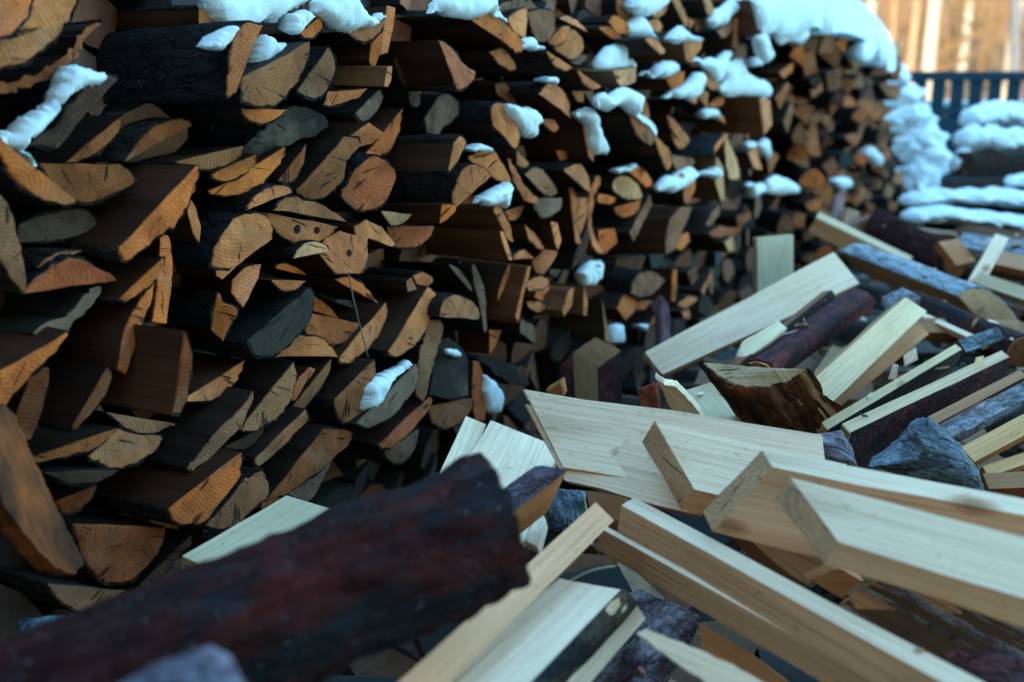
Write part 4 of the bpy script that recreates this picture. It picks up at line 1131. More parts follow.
T(plank('sawn_board', (1060,452,.44), (985,478,.43), (1060,440,.45), .015, W2, TAN, 1.0), 'tan strip at the right edge low beside the blue bark chunk', 'strip')
T(plank('split_slab', (1060,486,.44), (985,489,.435), (1060,470,.45), .015, W2, BRN, 1.0), 'brown board at the right edge just above the plank on edge', 'board')
T(plank('split_slab', (1060,527,.475), (915,518,.478), (1060,517,.485), .02, (M_FEND, M_FROST), (0.24,0.22,0.28), 1.0), 'frosted bark strip between the plank on edge and the broad pale board', 'strip')
for k, (pts, colr, lab) in enumerate([
    ([(832,222),(838,195),(846,190),(842,218)], (0.30,0.17,0.18), 'pinkish bark twig standing at the foot of the far stack'),
    ([(844,224),(848,208),(860,212),(858,228)], (0.42,0.26,0.20), 'pinkish chip leaning at the foot of the far stack'),
    ([(858,222),(880,214),(890,218),(866,228)], (0.30,0.15,0.12), 'brown bark flake behind the tan board on edge'),
    ([(890,222),(925,232),(955,235),(960,242),(925,240)], (0.34,0.22,0.17), 'brownish slab lying before the snowy rows')]):
    T(slab('wood_chip', [PD(x, y, 3.6 + 0.02 * i) for i, (x, y) in enumerate(pts)], .015, (M_WOOD, M_WOOD), colr), lab, 'chip')

# ---------------------------------------------------------------- what lies lower in the heap and shows in its gaps
rh = random.Random(77)
LOWG = 'logs lying deeper in the heap'
lowmass = Mass()
nlow = 0
tries = 0
while nlow < 260 and tries < 4000:
    tries += 1
    u = rh.uniform(-0.2, 4.6); ww = rh.uniform(0.10, 2.4)
    q = WP(u, 0, ww)
    if q.y < 0.35 or (q.xy - CAM.xy).length < 0.30: continue
    x, y, d = proj(Vector((q.x, q.y, .3)))
    if not (-80 < x < 1100 and y < 800): continue
    H = min(0.36, 0.08 + ww * 0.55)
    if u < 0.9 and ww < 0.7: H = min(H, 0.25)
    if u > 1.4 and ww > 0.8: H = 0.43
    z = rh.uniform(0.06, max(0.08, H - 0.05)) if rh.random() < .5 else H - 0.05
    az = rh.uniform(0, math.pi); L = rh.uniform(0.28, 0.46)
    ax = Vector((math.cos(az), math.sin(az), rh.uniform(-.16, .16)))
    rot = frame(ax); ww_, hh = rh.uniform(.05, .11), rh.uniform(.02, .06)
    o0 = Vector((q.x, q.y, z)) - ax * L / 2
    kind = rh.choice(['d', 'd', 'q', 'q0', 'w'])
    if kind == 'd': loc = [(-ww_/2, 0), (ww_/2, 0), (ww_*.3, hh*.8), (0, hh), (-ww_*.3, hh*.8)]
    elif kind == 'w': loc = [(-ww_/2, 0), (0, hh), (ww_/2, 0), (ww_*.2, -hh*.4), (-ww_*.2, -hh*.4)]
    else: loc = [(-ww_/2, -hh*.25), (ww_/2, -hh*.25), (ww_/2, hh*.25), (-ww_/2, hh*.25)]
    a = rh.uniform(-.6, .6) + (math.pi if rh.random() < .35 else 0)
    pts = [o0 + rot @ Vector((0, s * math.cos(a) - t * math.sin(a), s * math.sin(a) + t * math.cos(a))) for s, t in loc]
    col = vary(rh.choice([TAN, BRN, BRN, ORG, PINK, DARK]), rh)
    lowmass.add(outline(kind, pts, rh, .8, .6), ax, L, tuple(v * .55 for v in col), tuple(v * .5 for v in col))  # deeper pieces darkened, putting the shade of the heap gaps into colour
    nlow += 1

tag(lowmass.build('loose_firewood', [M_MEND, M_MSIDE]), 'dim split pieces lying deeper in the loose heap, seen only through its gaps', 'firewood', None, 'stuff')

# ---------------------------------------------------------------- snow on the stack
def snow_cap(pxs, p, back, label, rnd, name='snow_patch', group='snow caps on the stack'):
    pts = [onplane(x, y, WA + WN * p, WN) for x, y in pxs]
    if len(pts) > 12: pts = catmull(pts, 4, True)
    else:
        crv = catmull(pts, 4, True)
        pts = [(a.lerp(b, k / 4)).lerp(crv[i * 4 + k], .35) for i, (a, b) in enumerate(zip(pts, pts[1:] + pts[:1])) for k in range(4)]
    return snow_solid(pts, -WN, back, label, rnd, name, group)
def snow_solid(pts, axis, back, label, rnd, name, group):
    """a crust of snow: the traced outline filled, swollen towards its middle and grainy, with real thickness behind"""
    n = len(pts)
    c = sum(pts, Vector()) / n
    ax = axis.normalized(); rot = frame(-ax); inv = rot.transposed()
    loc = [inv @ (q - c) for q in pts]
    area = sum(loc[i].y * loc[(i + 1) % n].z - loc[(i + 1) % n].y * loc[i].z for i in range(n))
    if area < 0: loc.reverse()
    ph = rnd.uniform(0, 9)
    dense = []
    for i in range(n):
        a, b_ = loc[i], loc[(i + 1) % n]
        for k in range(3):
            q = a.lerp(b_, k / 3)
            dense.append(q)
    size = max((p - q).length for p in loc[::2] for q in loc[::2])
    ring = []
    for q in dense:
        j = min(size * 0.03, .004)
        f1, k1 = 4.5 / max(size, .02), min(size * .07, .013)
        q = q + Vector((0, k1 * mnoise.noise(Vector((q.y * f1, q.z * f1, ph + 9))), k1 * mnoise.noise(Vector((q.y * f1, q.z * f1, ph + 17)))))
        ring.append((q.y + j * mnoise.noise(Vector((q.y * 170, q.z * 170, ph))), q.z + j * mnoise.noise(Vector((q.y * 170, q.z * 170, ph + 5)))))
    m = len(ring)
    def inside(y, z):
        r = False
        for i in range(m):
            (y0, z0), (y1, z1) = ring[i], ring[(i + 1) % m]
            if (z0 > z) != (z1 > z) and y < (y1 - y0) * (z - z0) / (z1 - z0) + y0: r = not r
        return r
    R_ = np.array(ring); R2 = np.roll(R_, -1, 0); E = R2 - R_; EL = (E ** 2).sum(1) + 1e-12
    def edged(y, z):
        q = np.array((y, z)); t = np.clip(((q - R_) * E).sum(1) / EL, 0, 1)
        return float(np.sqrt((((R_ + E * t[:, None]) - q) ** 2).sum(1)).min())
    step = max(size / 26, 0.0022)
    y0, y1 = R_[:, 0].min(), R_[:, 0].max(); z0, z1 = R_[:, 1].min(), R_[:, 1].max()
    co = [Vector(q) for q in ring]
    yy = y0
    while yy < y1:
        zz = z0
        while zz < z1:
            y, z = yy + rnd.uniform(-.3, .3) * step, zz + rnd.uniform(-.3, .3) * step
            if inside(y, z) and edged(y, z) > step * .45: co.append(Vector((y, z)))
            zz += step
        yy += step
    from mathutils.geometry import delaunay_2d_cdt
    vo, eo, fo, ov, oe, of = delaunay_2d_cdt(co, [(i, (i + 1) % m) for i in range(m)], [], 1, 1e-7)
    ds = [edged(v.x, v.y) for v in vo]
    md = max(ds) if ds else 1
    th = min(size * 0.11, 0.016, md * .9)
    verts, faces = [], []
    for v, d in zip(vo, ds):
        k = min(1, d / max(md * .75, 1e-6))
        x = th * math.sqrt(max(0, 1 - (1 - k) ** 2))
        x += k * (th * .30 * mnoise.noise(Vector((v.x * 60, v.y * 60, ph))) + .0030 * mnoise.noise(Vector((v.x * 260, v.y * 260, ph))))
        verts.append((x, v.x, v.y))
    K = len(vo)
    for v, d in zip(vo, ds):
        verts.append((-back * (0.35 + 0.65 * min(1, d / max(md * .6, 1e-6))), v.x, v.y))
    edges = {}
    for f in fo:
        f = list(f)
        faces.append(f)
        faces.append([K + j for j in reversed(f)])
        for i in range(len(f)): edges[(f[i], f[(i + 1) % len(f)])] = 1
    for (a_, b_) in list(edges):
        if (b_, a_) not in edges: faces.append([b_, a_, K + a_, K + b_])
    me = mesh_from(name, verts, faces, [M_SNOW], None, True, 85)
    o = link(name, me)
    o.matrix_world = Matrix.Translation(c) @ rot.to_4x4()
    return tag(o, label, 'snow', group)
rs = random.Random(3)
for p, px, back, lab in SN:
    far_ = px[0][0] > 800
    snow_cap(px, p if far_ else snow_p(p, px), back if far_ else min(back, .03), lab, rs)
# the thick blanket on top of the far stack, and the lumps that hang down its end
TOPS = [(745,-40),(800,-32),(840,-14),(862,2),(882,22),(894,45),(895,70),(884,66),(874,44),(858,36),(842,33),(826,36),(815,28),(800,36),(788,38),(778,32),(762,30),(750,10)]
snow_cap(TOPS, .06, .5, 'thick rounded snow blanket on top of the far end of the stack', rs, 'snow_blanket')
def blob(name, c, rad, seed, mat, amp=0.28, freq=2.2, sub=4):
    bm = bmesh.new()
    bmesh.ops.create_icosphere(bm, subdivisions=sub, radius=1.0)
    for v in bm.verts:
        d = v.co.normalized()
        k = 1 + amp * mnoise.noise(d * freq + Vector((seed * 3.1, seed, 0))) + amp * .35 * mnoise.noise(d * freq * 3 + Vector((0, seed, seed)))
        v.co = Vector((d.x * rad[0], d.y * rad[1], d.z * rad[2])) * k
    me = bpy.data.meshes.new(name); bm.to_mesh(me); bm.free()
    me.materials.append(mat)
    me.polygons.foreach_set('use_smooth', [True] * len(me.polygons))
    o = link(name, me); o.location = c
    return o
LUMPS = [(893,78,12,'topmost'),(903,96,12,'second'),(897,122,10,'third'),(913,118,13,'fourth'),(924,140,15,'fifth'),(910,148,11,'sixth'),(930,163,15,'seventh'),(918,176,13,'eighth')]
for k, (x, y, r, wd) in enumerate(LUMPS):
    d = 7.0 - 0.02 * k
    rr = r / F * d
    tag(blob('snow_lump', PD(x, y, d), (rr * 1.35, rr * 1.2, rr * 1.0), k + 1, M_SNOW, .55, 1.5), 'snow lump on the stepped far end of the stack, %s from the top' % wd, 'snow', 'snow lumps on the end of the stack')
re_ = random.Random(8)
for k in range(16):
    y = 70 + k * 9.5
    x = 884 + k * 2.2 + re_.uniform(-8, 4)
    c = PD(x, y, 7.1 + re_.uniform(-.05, .1)); s = re_.uniform(.05, .085)
    pts = [c + WD * (s * math.cos(a)) + Vector((0, 0, s * .8 * math.sin(a))) for a in sorted(re_.uniform(0, 6.28) for _ in range(5))]
    o = prism('split_log', outline(re_.choice(['q', 'd', 'r']), pts, re_, .6), -WN, .32, (M_END, M_SIDE), vary(TONE[re_.choice('bnmkb')], re_), BARKC[k % 5], M_BARK, re_)
    records.append(dict(o=o, kind='q', tone='n', px=[proj(q)[:2] for q in pts], c=(x, y), feat=None, where='stepped end of the stack'))

# thin wire hanging on the face of the stack
def tube(name, pts, rad, mat, parent=None, n=6):
    verts, faces = [], []
    for i, q in enumerate(pts):
        t = (pts[min(i + 1, len(pts) - 1)] - pts[max(i - 1, 0)]).normalized()
        fr = frame(t)
        r = rad[i] if isinstance(rad, (list, tuple)) else rad
        for j in range(n):
            a = 2 * math.pi * j / n
            verts.append(q + fr @ Vector((0, r * math.cos(a), r * math.sin(a))))
    for i in range(len(pts) - 1):
        for j in range(n): faces.append((i * n + j, i * n + (j + 1) % n, (i + 1) * n + (j + 1) % n, (i + 1) * n + j))
    faces.append(tuple(reversed(range(n)))); faces.append(tuple((len(pts) - 1) * n + j for j in range(n)))
    return link(name, mesh_from(name, verts, faces, [mat]), parent)
M_WIRE = mat_plain('grey_wire', (0.12, 0.12, 0.12), 0.5)
wpx = [(349, 274), (350, 281), (353, 298), (357, 314), (361, 330), (365, 345), (368, 357)]
tag(tube('wire', [onplane(x, y, WA + WN * .095, WN) for x, y in wpx], .0011, M_WIRE), 'thin grey wire hanging over the log ends in mid-stack', 'wire')
M_STRAW = mat_plain('dry_straw', (0.42, 0.33, 0.2), 0.8)
for k, (a, b) in enumerate([((568, 582), (615, 566)), ((584, 497), (592, 545))]):
    pa, pb = (PZ(*a, .42), PZ(*b, .43)) if k < 2 else (onplane(*a, WA + WN * .06, WN), onplane(*b, WA + WN * .09, WN))
    mid = (pa + pb) / 2 + Vector((0, 0, .004))
    tag(tube('straw', catmull([pa, mid, pb], 5), .0010, M_STRAW, None, 5), ['dry straw across the dark gap beside the narrow tan plank', 'thin straw over the blue bark in the gap', 'straw end poking out under the small tan log', 'straw poking out beside the square knotted log'][k], 'straw')

# ---------------------------------------------------------------- ground, second pile, fence, wood, added sun blocker
def mat_ground():
    m, t, b = newmat('snowy_ground'); g = N(t)
    tc = g.n('ShaderNodeTexCoord').outputs['Object']
    a = g.noise(tc, 0.9, 5, .65); f = g.noise(tc, 14, 4, .6)
    c = g.mix(g.ramp(a, [(0.42, 0.0), (0.55, 1.0)]), (0.78, 0.80, 0.82), (0.88, 0.89, 0.90))
    t.links.new(c, b.inputs['Base Color']); b.inputs['Roughness'].default_value = .8
    g.bump(g.math('ADD', a, g.math('MULTIPLY', f, .2)), .8, .05, b)
    return m
def sheet(name, x0, x1, y0, y1, nx, ny, hfun, mat, kind='structure', label=None):
    verts = [(x0 + (x1 - x0) * i / nx, y0 + (y1 - y0) * j / ny, 0) for j in range(ny + 1) for i in range(nx + 1)]
    verts = [(x, y, hfun(x, y)) for x, y, z in verts]
    faces = [(j * (nx + 1) + i, j * (nx + 1) + i + 1, (j + 1) * (nx + 1) + i + 1, (j + 1) * (nx + 1) + i) for j in range(ny) for i in range(nx)]
    o = link(name, mesh_from(name, verts, faces, [mat], None, True, 80))
    if label: o['label'] = label
    o['kind'] = kind
    return o
def hground(x, y):
    h = -0.002 + 0.05 * mnoise.noise(Vector((x * .35, y * .35, 1))) if y > 8 else -0.002
    if y > 12: h += 0.0
    if y > 24: h += (y - 24) * 0.10 + .3 * mnoise.noise(Vector((x * .1, y * .1, 5)))
    if y > 60: h += (y - 60) * 0.05
    return h
def mat_forest_floor():
    m, t, b = newmat('leaf_litter_and_snow'); g = N(t)
    tc = g.n('ShaderNodeTexCoord').outputs['Object']
    sep = g.n('ShaderNodeSeparateXYZ'); t.links.new(tc, sep.inputs[0])
    a = g.noise(tc, .9, 5, .65)
    far = g.ramp(g.math('DIVIDE', sep.outputs[1], 60.0), [(0.36, 0.0), (0.44, 1.0)])
    leaf = g.mix(g.noise(tc, 5, 4, .7), (0.10, 0.05, 0.022), (0.19, 0.105, 0.05))
    snow = g.mix(a, (0.78, 0.80, 0.82), (0.9, 0.9, 0.9))
    c = g.mix(far, snow, leaf)
    t.links.new(c, b.inputs['Base Color']); b.inputs['Roughness'].default_value = .85
    g.bump(a, .8, .05, b)
    return m
sheet('ground', -160, 160, -60, 200, 160, 130, hground, mat_forest_floor())
M_LITTER = mat_plain('bark_litter', (0.018, 0.011, 0.008), .9, .6, (30, 30, 30), .01)
def hl(x, y): return 0.012 + 0.010 * mnoise.noise(Vector((x * 6, y * 6, 2)))
o = sheet('ground_litter', -2.5, 4.2, -1.2, 6.0, 60, 60, hl, M_LITTER)

# second, snow-laden pile at the right
M_DW = mat_wood('old_dark_board', .8, False, .7, .8)
rp = random.Random(15)
SP = 'logs in the snowy pile at the right'
def pile_log(x0, y0, x1, y1, d0, d1, hpx, color, label, bark=True):
    a, b = PD(x0, y0, d0), PD(x1, y1, d1)
    r = hpx / F * (d0 + d1) / 2 / 2
    fr = frame(b - a)
    loc = [(-1.3, -.8), (1.3, -.8), (1.25, .4), (.6, 1.0), (-.5, 1.0), (-1.2, .45)]
    pts = [a + fr @ Vector((0, s * r, t * r)) for s, t in loc]
    o = prism('split_log', outline('w', pts, rp, 1, 1), b - a, (b - a).length, (M_END, M_DW), color, (0.05, 0.035, 0.03), M_BARK, rp)
    return tag(o, label, 'log', SP)
pile_log(972,146,1110,140,5.4,5.6,14,(0.15,0.07,0.04),'dark log just under the second snow roll of the right pile')
pile_log(962,166,1110,162,5.2,5.5,24,(0.11,0.05,0.03),'thick dark brown log low in the right pile')
pile_log(948,187,1110,184,5.0,5.3,14,(0.17,0.10,0.07),'tan-brown log at the base of the right pile')
pile_log(1000,158,1110,155,5.0,5.2,10,(0.13,0.06,0.04),'short log on the thick one in the right pile')
pile_log(962,128,1110,124,5.9,6.1,12,(0.09,0.05,0.035),'dark log between the two upper snow rolls of the right pile')
tag(slab('wood_chip', [PD(991,186,4.95),PD(999,186,4.95),PD(999,193,4.95),PD(991,193,4.95)], .03, (M_WOOD, M_WOOD), (0.75,0.5,0.25)), 'small bright orange cut end in the right pile', 'log', SP)
def roll(pxs, d, depth, label, seed, rpx):
    """a soft roll of snow along a log: chain of points with radii"""
    pts = [PD(x, y, d + 0.02 * i) for i, (x, y) in enumerate(pxs)]
    cur = catmull(pts, 22)
    n = 36; verts, faces = [], []
    for i, q in enumerate(cur):
        t = i / (len(cur) - 1)
        e = math.sqrt(max(0.02, 1 - abs(2 * t - 1) ** 6))
        rr = rpx / F * d * e * (1 + .45 * mnoise.noise(Vector((i * .10, seed * 5.3, 0))))
        for j in range(n):
            a = 2 * math.pi * j / n
            k = 1 + .22 * mnoise.noise(Vector((math.cos(a) * 1.6 + seed, math.sin(a) * 1.6, i * .14))) + .13 * mnoise.noise(Vector((math.cos(a) * 4 + seed, math.sin(a) * 4, i * .4)))
            verts.append(q + Vector((0, math.cos(a) * rr * depth * k, math.sin(a) * rr * k * (1 if math.sin(a) > 0 else .75))))
    m = len(cur)
    for i in range(m - 1):
        for j in range(n): faces.append((i * n + j, (i + 1) * n + j, (i + 1) * n + (j + 1) % n, i * n + (j + 1) % n))
    faces.append(tuple(range(n))); faces.append(tuple((m - 1) * n + j for j in reversed(range(n))))
    o = link('snow_roll', mesh_from('snow_roll', verts, faces, [M_SNOW], None, True, 75))
    return tag(o, label, 'snow', 'snow rolls at the right')
roll([(966,122),(985,117),(1010,116),(1040,118),(1090,119),(1140,120)], 5.8, 2.2, 'top snow roll of the pile at the right edge', 1, 13)
roll([(958,142),(975,140),(1000,143),(1030,141),(1080,145),(1140,146)], 5.3, 2.0, 'second snow roll of the pile at the right edge', 2, 14)
roll([(952,168),(960,158),(968,150),(975,146)], 5.25, 1.4, 'snow tongue at the left side of the right pile', 3, 9)
roll([(1006,182),(1030,180),(1080,180),(1140,180)], 4.9, 1.6, 'short snow strip low in the right pile', 4, 7)
roll([(903,204),(930,197),(965,198),(1000,199),(1050,202),(1140,208)], 4.7, 4.2, 'upper long snow-covered row behind the heap', 5, 8)
roll([(904,219),(935,215),(970,218),(1010,222),(1060,227),(1140,235)], 4.3, 4.2, 'lower long snow-covered row behind the heap', 6, 8)
roll([(915,186),(921,193),(928,199),(934,204)], 4.9, 1.2, 'snow spill at the foot of the stack end', 7, 8)
pile_log(900,215,1120,220,4.75,4.75,20,(0.08,0.05,0.035),'snow-covered dark log in the upper row behind the heap')
pile_log(900,234,1120,246,4.35,4.35,20,(0.05,0.03,0.025),'dark log showing under the lower snowy row')
for k in range(7):   # what carries the rows and the pile
    d = 4.6 + .25 * k
    pile_log(930 + 4 * k, 262 - 9 * k, 1120, 262 - 8 * k, d, d, 40, (0.05,0.035,0.03), 'dark log inside the snowy pile at the right, mostly hidden')

# fence
M_FENCE = mat_plain('blue_painted_board', (0.0018, 0.015, 0.026), .6, .3, (3, 3, 40), .002)
fy = 9.6
def boxmesh(name, x0, x1, y0, y1, z0, z1, mat, parent=None, bev=.006):
    bm = bmesh.new()
    bmesh.ops.create_cube(bm, size=1)
    for v in bm.verts: v.co = Vector(((x0 + x1) / 2 + v.co.x * (x1 - x0), (y0 + y1) / 2 + v.co.y * (y1 - y0), (z0 + z1) / 2 + v.co.z * (z1 - z0)))
    bmesh.ops.bevel(bm, geom=bm.edges[:], offset=bev, segments=1, affect='EDGES')
    me = bpy.data.meshes.new(name); bm.to_mesh(me); bm.free(); me.materials.append(mat)
    return link(name, me, parent)
fence = empty('fence', (5.5, fy, 0), 'dark blue board fence with narrow gaps behind the snowy piles', 'fence')
def fpart(name, x0, x1, y0, y1, z0, z1, bev=.006):
    o = boxmesh(name, x0 - 5.5, x1 - 5.5, y0 - fy, y1 - fy, z0, z1, M_FENCE, fence, bev)
    return o
pitch_ = 18.2 / F * fy
x = 2.7; k = 0
while x < 9.0:
    fpart('board', x, x + pitch_ * .70, fy - .012, fy + .012, .0, 1.255)
    x += pitch_; k += 1
fpart('top_rail', 2.7, 9.0, fy - .055, fy - .014, 1.19, 1.275)
fpart('middle_rail', 2.7, 9.0, fy - .07, fy - .014, .88, .95)
fpart('kick_board', 2.7, 9.0, fy - .045, fy - .014, .06, .872)
for px_ in (3.2, 6.1, 8.9): fpart('post', px_, px_ + .09, fy + .014, fy + .10, 0, 1.2)
rl = roll([(905,106),(920,103),(935,106),(955,104),(975,106),(1000,105),(1060,105),(1150,106)], fy - .1, 1.2, 'snow line on the middle rail of the blue fence', 9, 4.5)

# trees: trunk with limbs, lit by the low sun
M_TR = [mat_plain('pale_trunk', (0.22, 0.185, 0.14), .85, .45, (6, 6, 1.6), .01), mat_plain('tan_trunk', (0.20, 0.12, 0.07), .85, .45, (9, 9, 2), .012), mat_plain('grey_trunk', (0.08,0.08,0.085), .85, .4, (9, 9, 2), .012)]
M_TW = mat_plain('brown_twigs', (0.155, 0.085, 0.038), .85, .4, (5, 5, 5), .004)
rt_ = random.Random(44)
def tree(base, r, h, mat, lean, label, twigs=28):
    e = empty('tree', base, label, 'tree', 'bare trees behind the fence')
    pts = [Vector((lean * t * h + .12 * mnoise.noise(Vector((t * 3, base[0], 1))), .1 * mnoise.noise(Vector((t * 3, base[1], 7))), h * t)) for t in [i / 10 for i in range(11)]]
    tube('trunk', pts, [r * (1.15 if i == 0 else 1 - .06 * i) for i in range(11)], mat, e, 10)
    verts, faces = [], []
    def stick(a, b, r0, r1):
        o0 = len(verts); fr = frame(b - a)
        for q, rr in ((a, r0), (b, r1)):
            for j in range(4):
                an = j * math.pi / 2
                verts.append(q + fr @ Vector((0, rr * math.cos(an), rr * math.sin(an))))
        for j in range(4): faces.append((o0 + j, o0 + (j + 1) % 4, o0 + 4 + (j + 1) % 4, o0 + 4 + j))
    for k in range(twigs):
        t = rt_.uniform(.08, .95); i = min(9, int(t * 10)); a = pts[i].lerp(pts[i + 1], t * 10 - i)
        an = rt_.uniform(0, 6.28); L = rt_.uniform(.8, 2.6) * (1.1 - t * .5)
        b = a + Vector((math.cos(an) * L, math.sin(an) * L, L * rt_.uniform(.1, .8)))
        stick(a, b, r * .16, r * .05)
        for q in range(4):
            s = a.lerp(b, rt_.uniform(.3, 1)); an2 = an + rt_.uniform(-1.2, 1.2); l2 = L * rt_.uniform(.25, .6)
            stick(s, s + Vector((math.cos(an2) * l2, math.sin(an2) * l2, l2 * rt_.uniform(-.1, .9))), r * .06, r * .02)
    link('crown', mesh_from('crown', verts, faces, [M_TW], None, False), e)
    return e
def hz(x, y): return hground(x, y) - .05
TREES = [(932,27,7.5,0,0,'brightest white-barked tree behind the fence'),(912,29,4.5,1,.015,'thin tan tree just left of the brightest white one'),
    (961,33,5,0,.02,'pale slender tree right of the brightest white one'),(1008,30,6.5,0,.03,'pale leaning tree near the right photo edge'),(1022,26,5,2,-.09,'dark grey tree leaning left at the right photo edge'),
    (869,30,5.5,0,.0,'pale tree rising over the snow of the stack end'),(943,42,3.5,1,0,'thin tan tree between the white one and the slender one'),(985,44,5,1,.01,'blurred tan tree between the slender and the leaning one'),
    (890,40,4,1,.0,'tan tree between the stack end and the thin tan tree')]
for x_, d_, rpx, mi_, ln, lab in TREES:
    q = PD(x_, 60, d_); tree((q.x, q.y, hz(q.x, q.y)), rpx / F * d_, rt_.uniform(11, 15), M_TR[mi_], ln, lab)
# the wood beyond: countless thin stems and dry brush
verts, faces = [], []
def stem(a, b, r0, r1):
    o0 = len(verts); fr = frame(b - a)
    for q, rr in ((a, r0), (b, r1)):
        for j in range(4):
            an = j * math.pi / 2 + .4
            verts.append(q + fr @ Vector((0, rr * math.cos(an), rr * math.sin(an))))
    for j in range(4): faces.append((o0 + j, o0 + (j + 1) % 4, o0 + 4 + (j + 1) % 4, o0 + 4 + j))
rb = random.Random(90)
for k in range(1700):
    y_ = rb.uniform(36, 110); x_ = rb.uniform(-.25, .85) * y_
    h = rb.uniform(2, 10) if rb.random() < .8 else rb.uniform(10, 15); a = Vector((x_, y_, hz(x_, y_)))
    b = a + Vector((rb.uniform(-1.0, 1.0), rb.uniform(-.4, .4), h))
    r = rb.uniform(.012, .045) if rb.random() < .95 else rb.uniform(.07, .13)
    stem(a, b, r, r * .4)
    for q in range(16):
        s = a.lerp(b, rb.uniform(.05, 1)); an = rb.uniform(0, 6.28); L = rb.uniform(.5, 2.4)
        stem(s, s + Vector((math.cos(an) * L, math.sin(an) * L, L * rb.uniform(-.2, 1.1))), .012 + r * .15, .006)
tag(link('woods', mesh_from('woods', verts, faces, [M_TW], None, False)), 'sunlit brown mass of bare stems and brush far behind the fence', 'woods', None, 'stuff')

# unseen building added behind the viewpoint to keep the low sun off the yard
sun_blocker = empty('sun_blocker', (-8, -5, 0), 'long unseen building added to shade the yard', 'sun_blocker')
M_BW = mat_plain('blocker_boards', (0.42, 0.23, 0.10), .85, .4, (14, 1, 1.5), .004)  # warm colour picked to bounce warm light back into the yard
M_BR = mat_plain('blocker_roof', (0.12, 0.12, 0.13), .8, .3, (6, 6, 6), .004)
def bpart(name, x0, x1, y0, y1, z0, z1, mat): return boxmesh(name, x0, x1, y0, y1, z0, z1, mat, sun_blocker, .02)
bpart('wall', -36, 36, -8, 0, 0, 7.8, M_BW)
rv = [(-36.6, .7, 7.5), (36.6, .7, 7.5), (36.6, -4, 10.4), (-36.6, -4, 10.4), (-36.6, -8.7, 7.5), (36.6, -8.7, 7.5)]
rvv = rv + [(a, b_, c - .2) for a, b_, c in rv]
link('roof', mesh_from('roof', rvv, [(0, 1, 2, 3), (3, 2, 5, 4), (7, 6, 9, 8), (8, 9, 10, 11), (0, 6, 7, 1), (4, 5, 11, 10), (0, 3, 9, 6), (3, 4, 10, 9), (1, 7, 8, 2), (2, 8, 11, 5)], [M_BR], None, False), sun_blocker)
for dx in (-20, 4, 24): bpart('door', dx, dx + 3, .003, .06, .05, 3.2, M_BR)

# chips, splinters and bark crumbs that fell between the boards
bpy.context.view_layer.update()
dg = bpy.context.evaluated_depsgraph_get()
def ob_skip(q): return (q - WA).dot(WN) < .35 and (q - WA).dot(WD) < .7
chips = Mass(); rc = random.Random(31); nch = 0
for k in range(9000):
    if nch >= 900: break
    q = WP(rc.uniform(-.1, 4.2), 0, rc.uniform(.05, 2.3))
    if (q.xy - CAM.xy).length < .45 or ob_skip(q): continue
    ok, loc, nr, fi, ob, mw = sc.ray_cast(dg, Vector((q.x, q.y, .8)), Vector((0, 0, -1)))
    if not ok or ob.name.startswith(('snow', 'ground')) and rc.random() < .2: continue
    if ob.name.startswith('sawn_board') and rc.random() < .93: continue
    if nr.z < 0: nr = -nr
    if nr.z < .35: continue
    d = proj(loc)[2]
    L = rc.uniform(.006, .045) if rc.random() < .8 else rc.uniform(.04, .09)
    L *= min(1.0, max(.25, (d - .55) / 1.0))
    wv = L * rc.uniform(.08, .4); t = rc.uniform(.001, .004)
    fr = frame(Vector((rc.uniform(-1, 1), rc.uniform(-1, 1), rc.uniform(-.25, .25))), nr)
    base = loc + nr * (t * .5 + .001)
    pts = [base + fr @ Vector((x, y, 0)) for x, y in ((-L / 2, rc.uniform(-.2, .2) * wv), (-L * .2, -wv / 2), (L * .3, -wv * .4), (L / 2, rc.uniform(-.2, .2) * wv), (L * .1, wv / 2), (-L * .3, wv * .35))]
    colr = vary(rc.choice([PALE, PALE, TAN, PINK, ORG, (.05, .025, .02), (.09, .05, .055)]), rc)
    chips.add([(p_, False) for p_ in pts], fr @ Vector((0, 0, -1)), t, colr, colr)
    nch += 1
tag(chips.build('wood_chips', [M_MEND, M_MSIDE]), 'chips, splinters and bark crumbs strewn over the loose heap', 'wood chips', None, 'stuff')

# ---------------------------------------------------------------- labels of the stacked logs: look first, then the neighbour that marks the place
def look(r):
    px = r['px']; n = len(px)
    cx, cy = r['c']
    A = abs(sum(px[i][0] * px[(i + 1) % n][1] - px[(i + 1) % n][0] * px[i][1] for i in range(n))) / 2
    sxx = sum((q[0] - cx) ** 2 for q in px); syy = sum((q[1] - cy) ** 2 for q in px); sxy = sum((q[0] - cx) * (q[1] - cy) for q in px)
    ang = math.degrees(.5 * math.atan2(2 * sxy, sxx - syy))
    l1 = (sxx + syy) / 2 + math.hypot((sxx - syy) / 2, sxy); l2 = (sxx + syy) / 2 - math.hypot((sxx - syy) / 2, sxy)
    asp = math.sqrt(l1 / max(l2, 1e-3))
    k = r['kind'][0]
    shape = 'round log end' if k == 'r' else ('half-round log end' if k == 'd' and asp < 2.6 else 'lens-shaped log end' if k == 'd' else 'wedge-shaped log end' if k == 'w' else 'blocky log end' if asp < 2 else 'narrow slat end')
    size = 'big ' if A > 1500 else 'small ' if A < 250 else ''
    tilt = '' if asp < 1.5 else ' lying flat' if abs(ang) < 17 else ' standing upright' if abs(ang) > 73 else ' leaning right' if ang < 0 else ' leaning left'
    return size + TONEW[r['tone']] + ' ' + shape + tilt
marks = [(r['c'], r['feat']) for r in records if r['feat']]
MK = [((q[0][0], q[0][1]), q[1]) for q in [((40, 490), 'leaning weathered board'), ((777, 270), 'upright pale board'), ((610, 370), 'upright split log'), ((840, 20), 'thick snow blanket')]]
short = {}
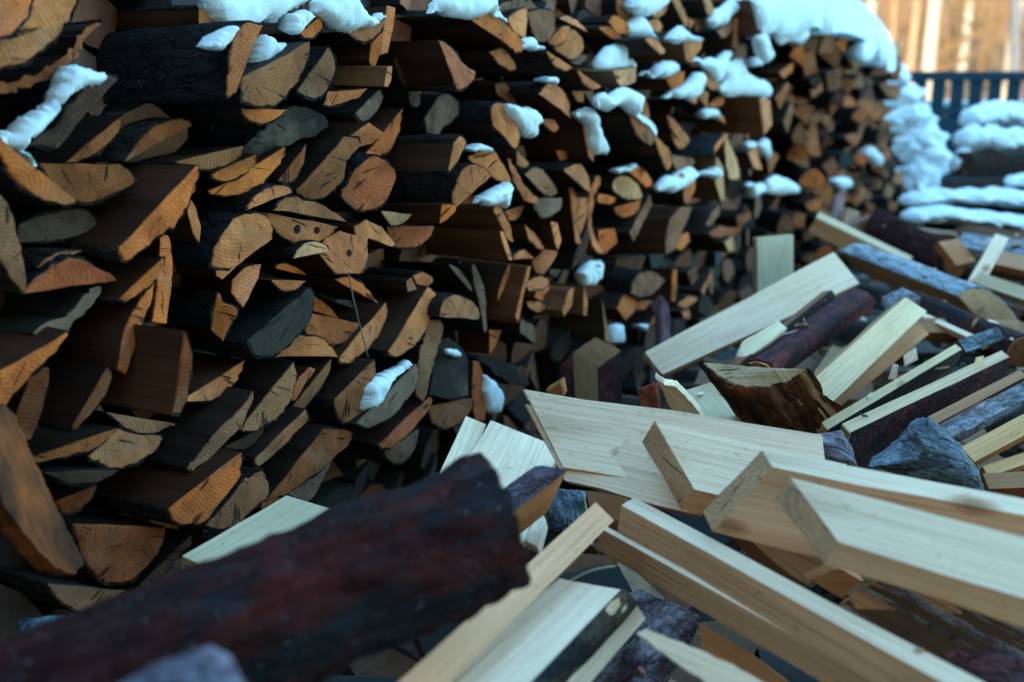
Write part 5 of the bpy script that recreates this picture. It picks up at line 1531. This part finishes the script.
for (c, f) in marks: MK.append((c, f))
def brief(f):
    s = f
    for cut in (' in the middle', ' cut by', ' below the', ' just ', ' from ', ' turned', ' on a ', ' on its ', ' under ', ' slanting', ' above ', ' crossed', ' low in', ' fanning', ' beside', ' between', ' flecked', ' streaked', ' with a wide', ' with a frosted', ' with a flat', ' with a straight', ' with snow', ' with dark', ' of the big', ' with a small', ' with an orange', ' reddish', ' left of', ' and blue bark'):
        k = s.find(cut)
        if k > 12: s = s[:k]
    extra = {'orange log end': 'orange log end at the photo top', 'round log end': 'round red-and-grey log end', 'log': 'log with the wide brown side', 'log end': 'log end with fanning cracks', 'pale block end': 'pale snow-topped block'}
    return extra.get(s, s)
used = {}
for r in records:
    if r['feat']:
        lab = r['feat'] + (' in the stack' if len(r['feat'].split()) < 12 else '')
        r['lab'] = lab; continue
    base = look(r)
    cand = sorted(MK, key=lambda m: (m[0][0] - r['c'][0]) ** 2 + (m[0][1] - r['c'][1]) ** 2)
    opts = []
    for (mx_, my_), f in cand[:4]:
        dx, dy = r['c'][0] - mx_, r['c'][1] - my_
        rel = ('right of' if dx > 0 else 'left of') if abs(dx) > abs(dy) else ('below' if dy > 0 else 'above')
        opts.append(base + ', ' + rel + ' the ' + brief(f))
    if r.get('where'):
        r['lab'] = 'dark weathered log end in the stepped far end of the stack, beside the snow lumps'; continue
    elif r['c'][0] > 800: opts = [base + ' in the blurred far end of the stack']
    opts = [o_ for o_ in opts if len(o_.split()) <= 16] or [base + ' in the stack']
    lab = next((o_ for o_ in opts if o_ not in used), opts[0])
    used.setdefault(lab, []).append(r); r['lab'] = lab
ORD = ['first', 'second', 'third', 'fourth', 'fifth', 'sixth', 'seventh', 'eighth', 'ninth']
for lab, rs_ in used.items():
    if len(rs_) > 1:
        rs_.sort(key=lambda r: r['c'][0])
        for i, r in enumerate(rs_):
            if i < 9 and len(lab.split()) <= 12: r['lab'] = ORD[i] + ' from left, ' + lab
for r in records: tag(r['o'], r['lab'], 'log', STACK)
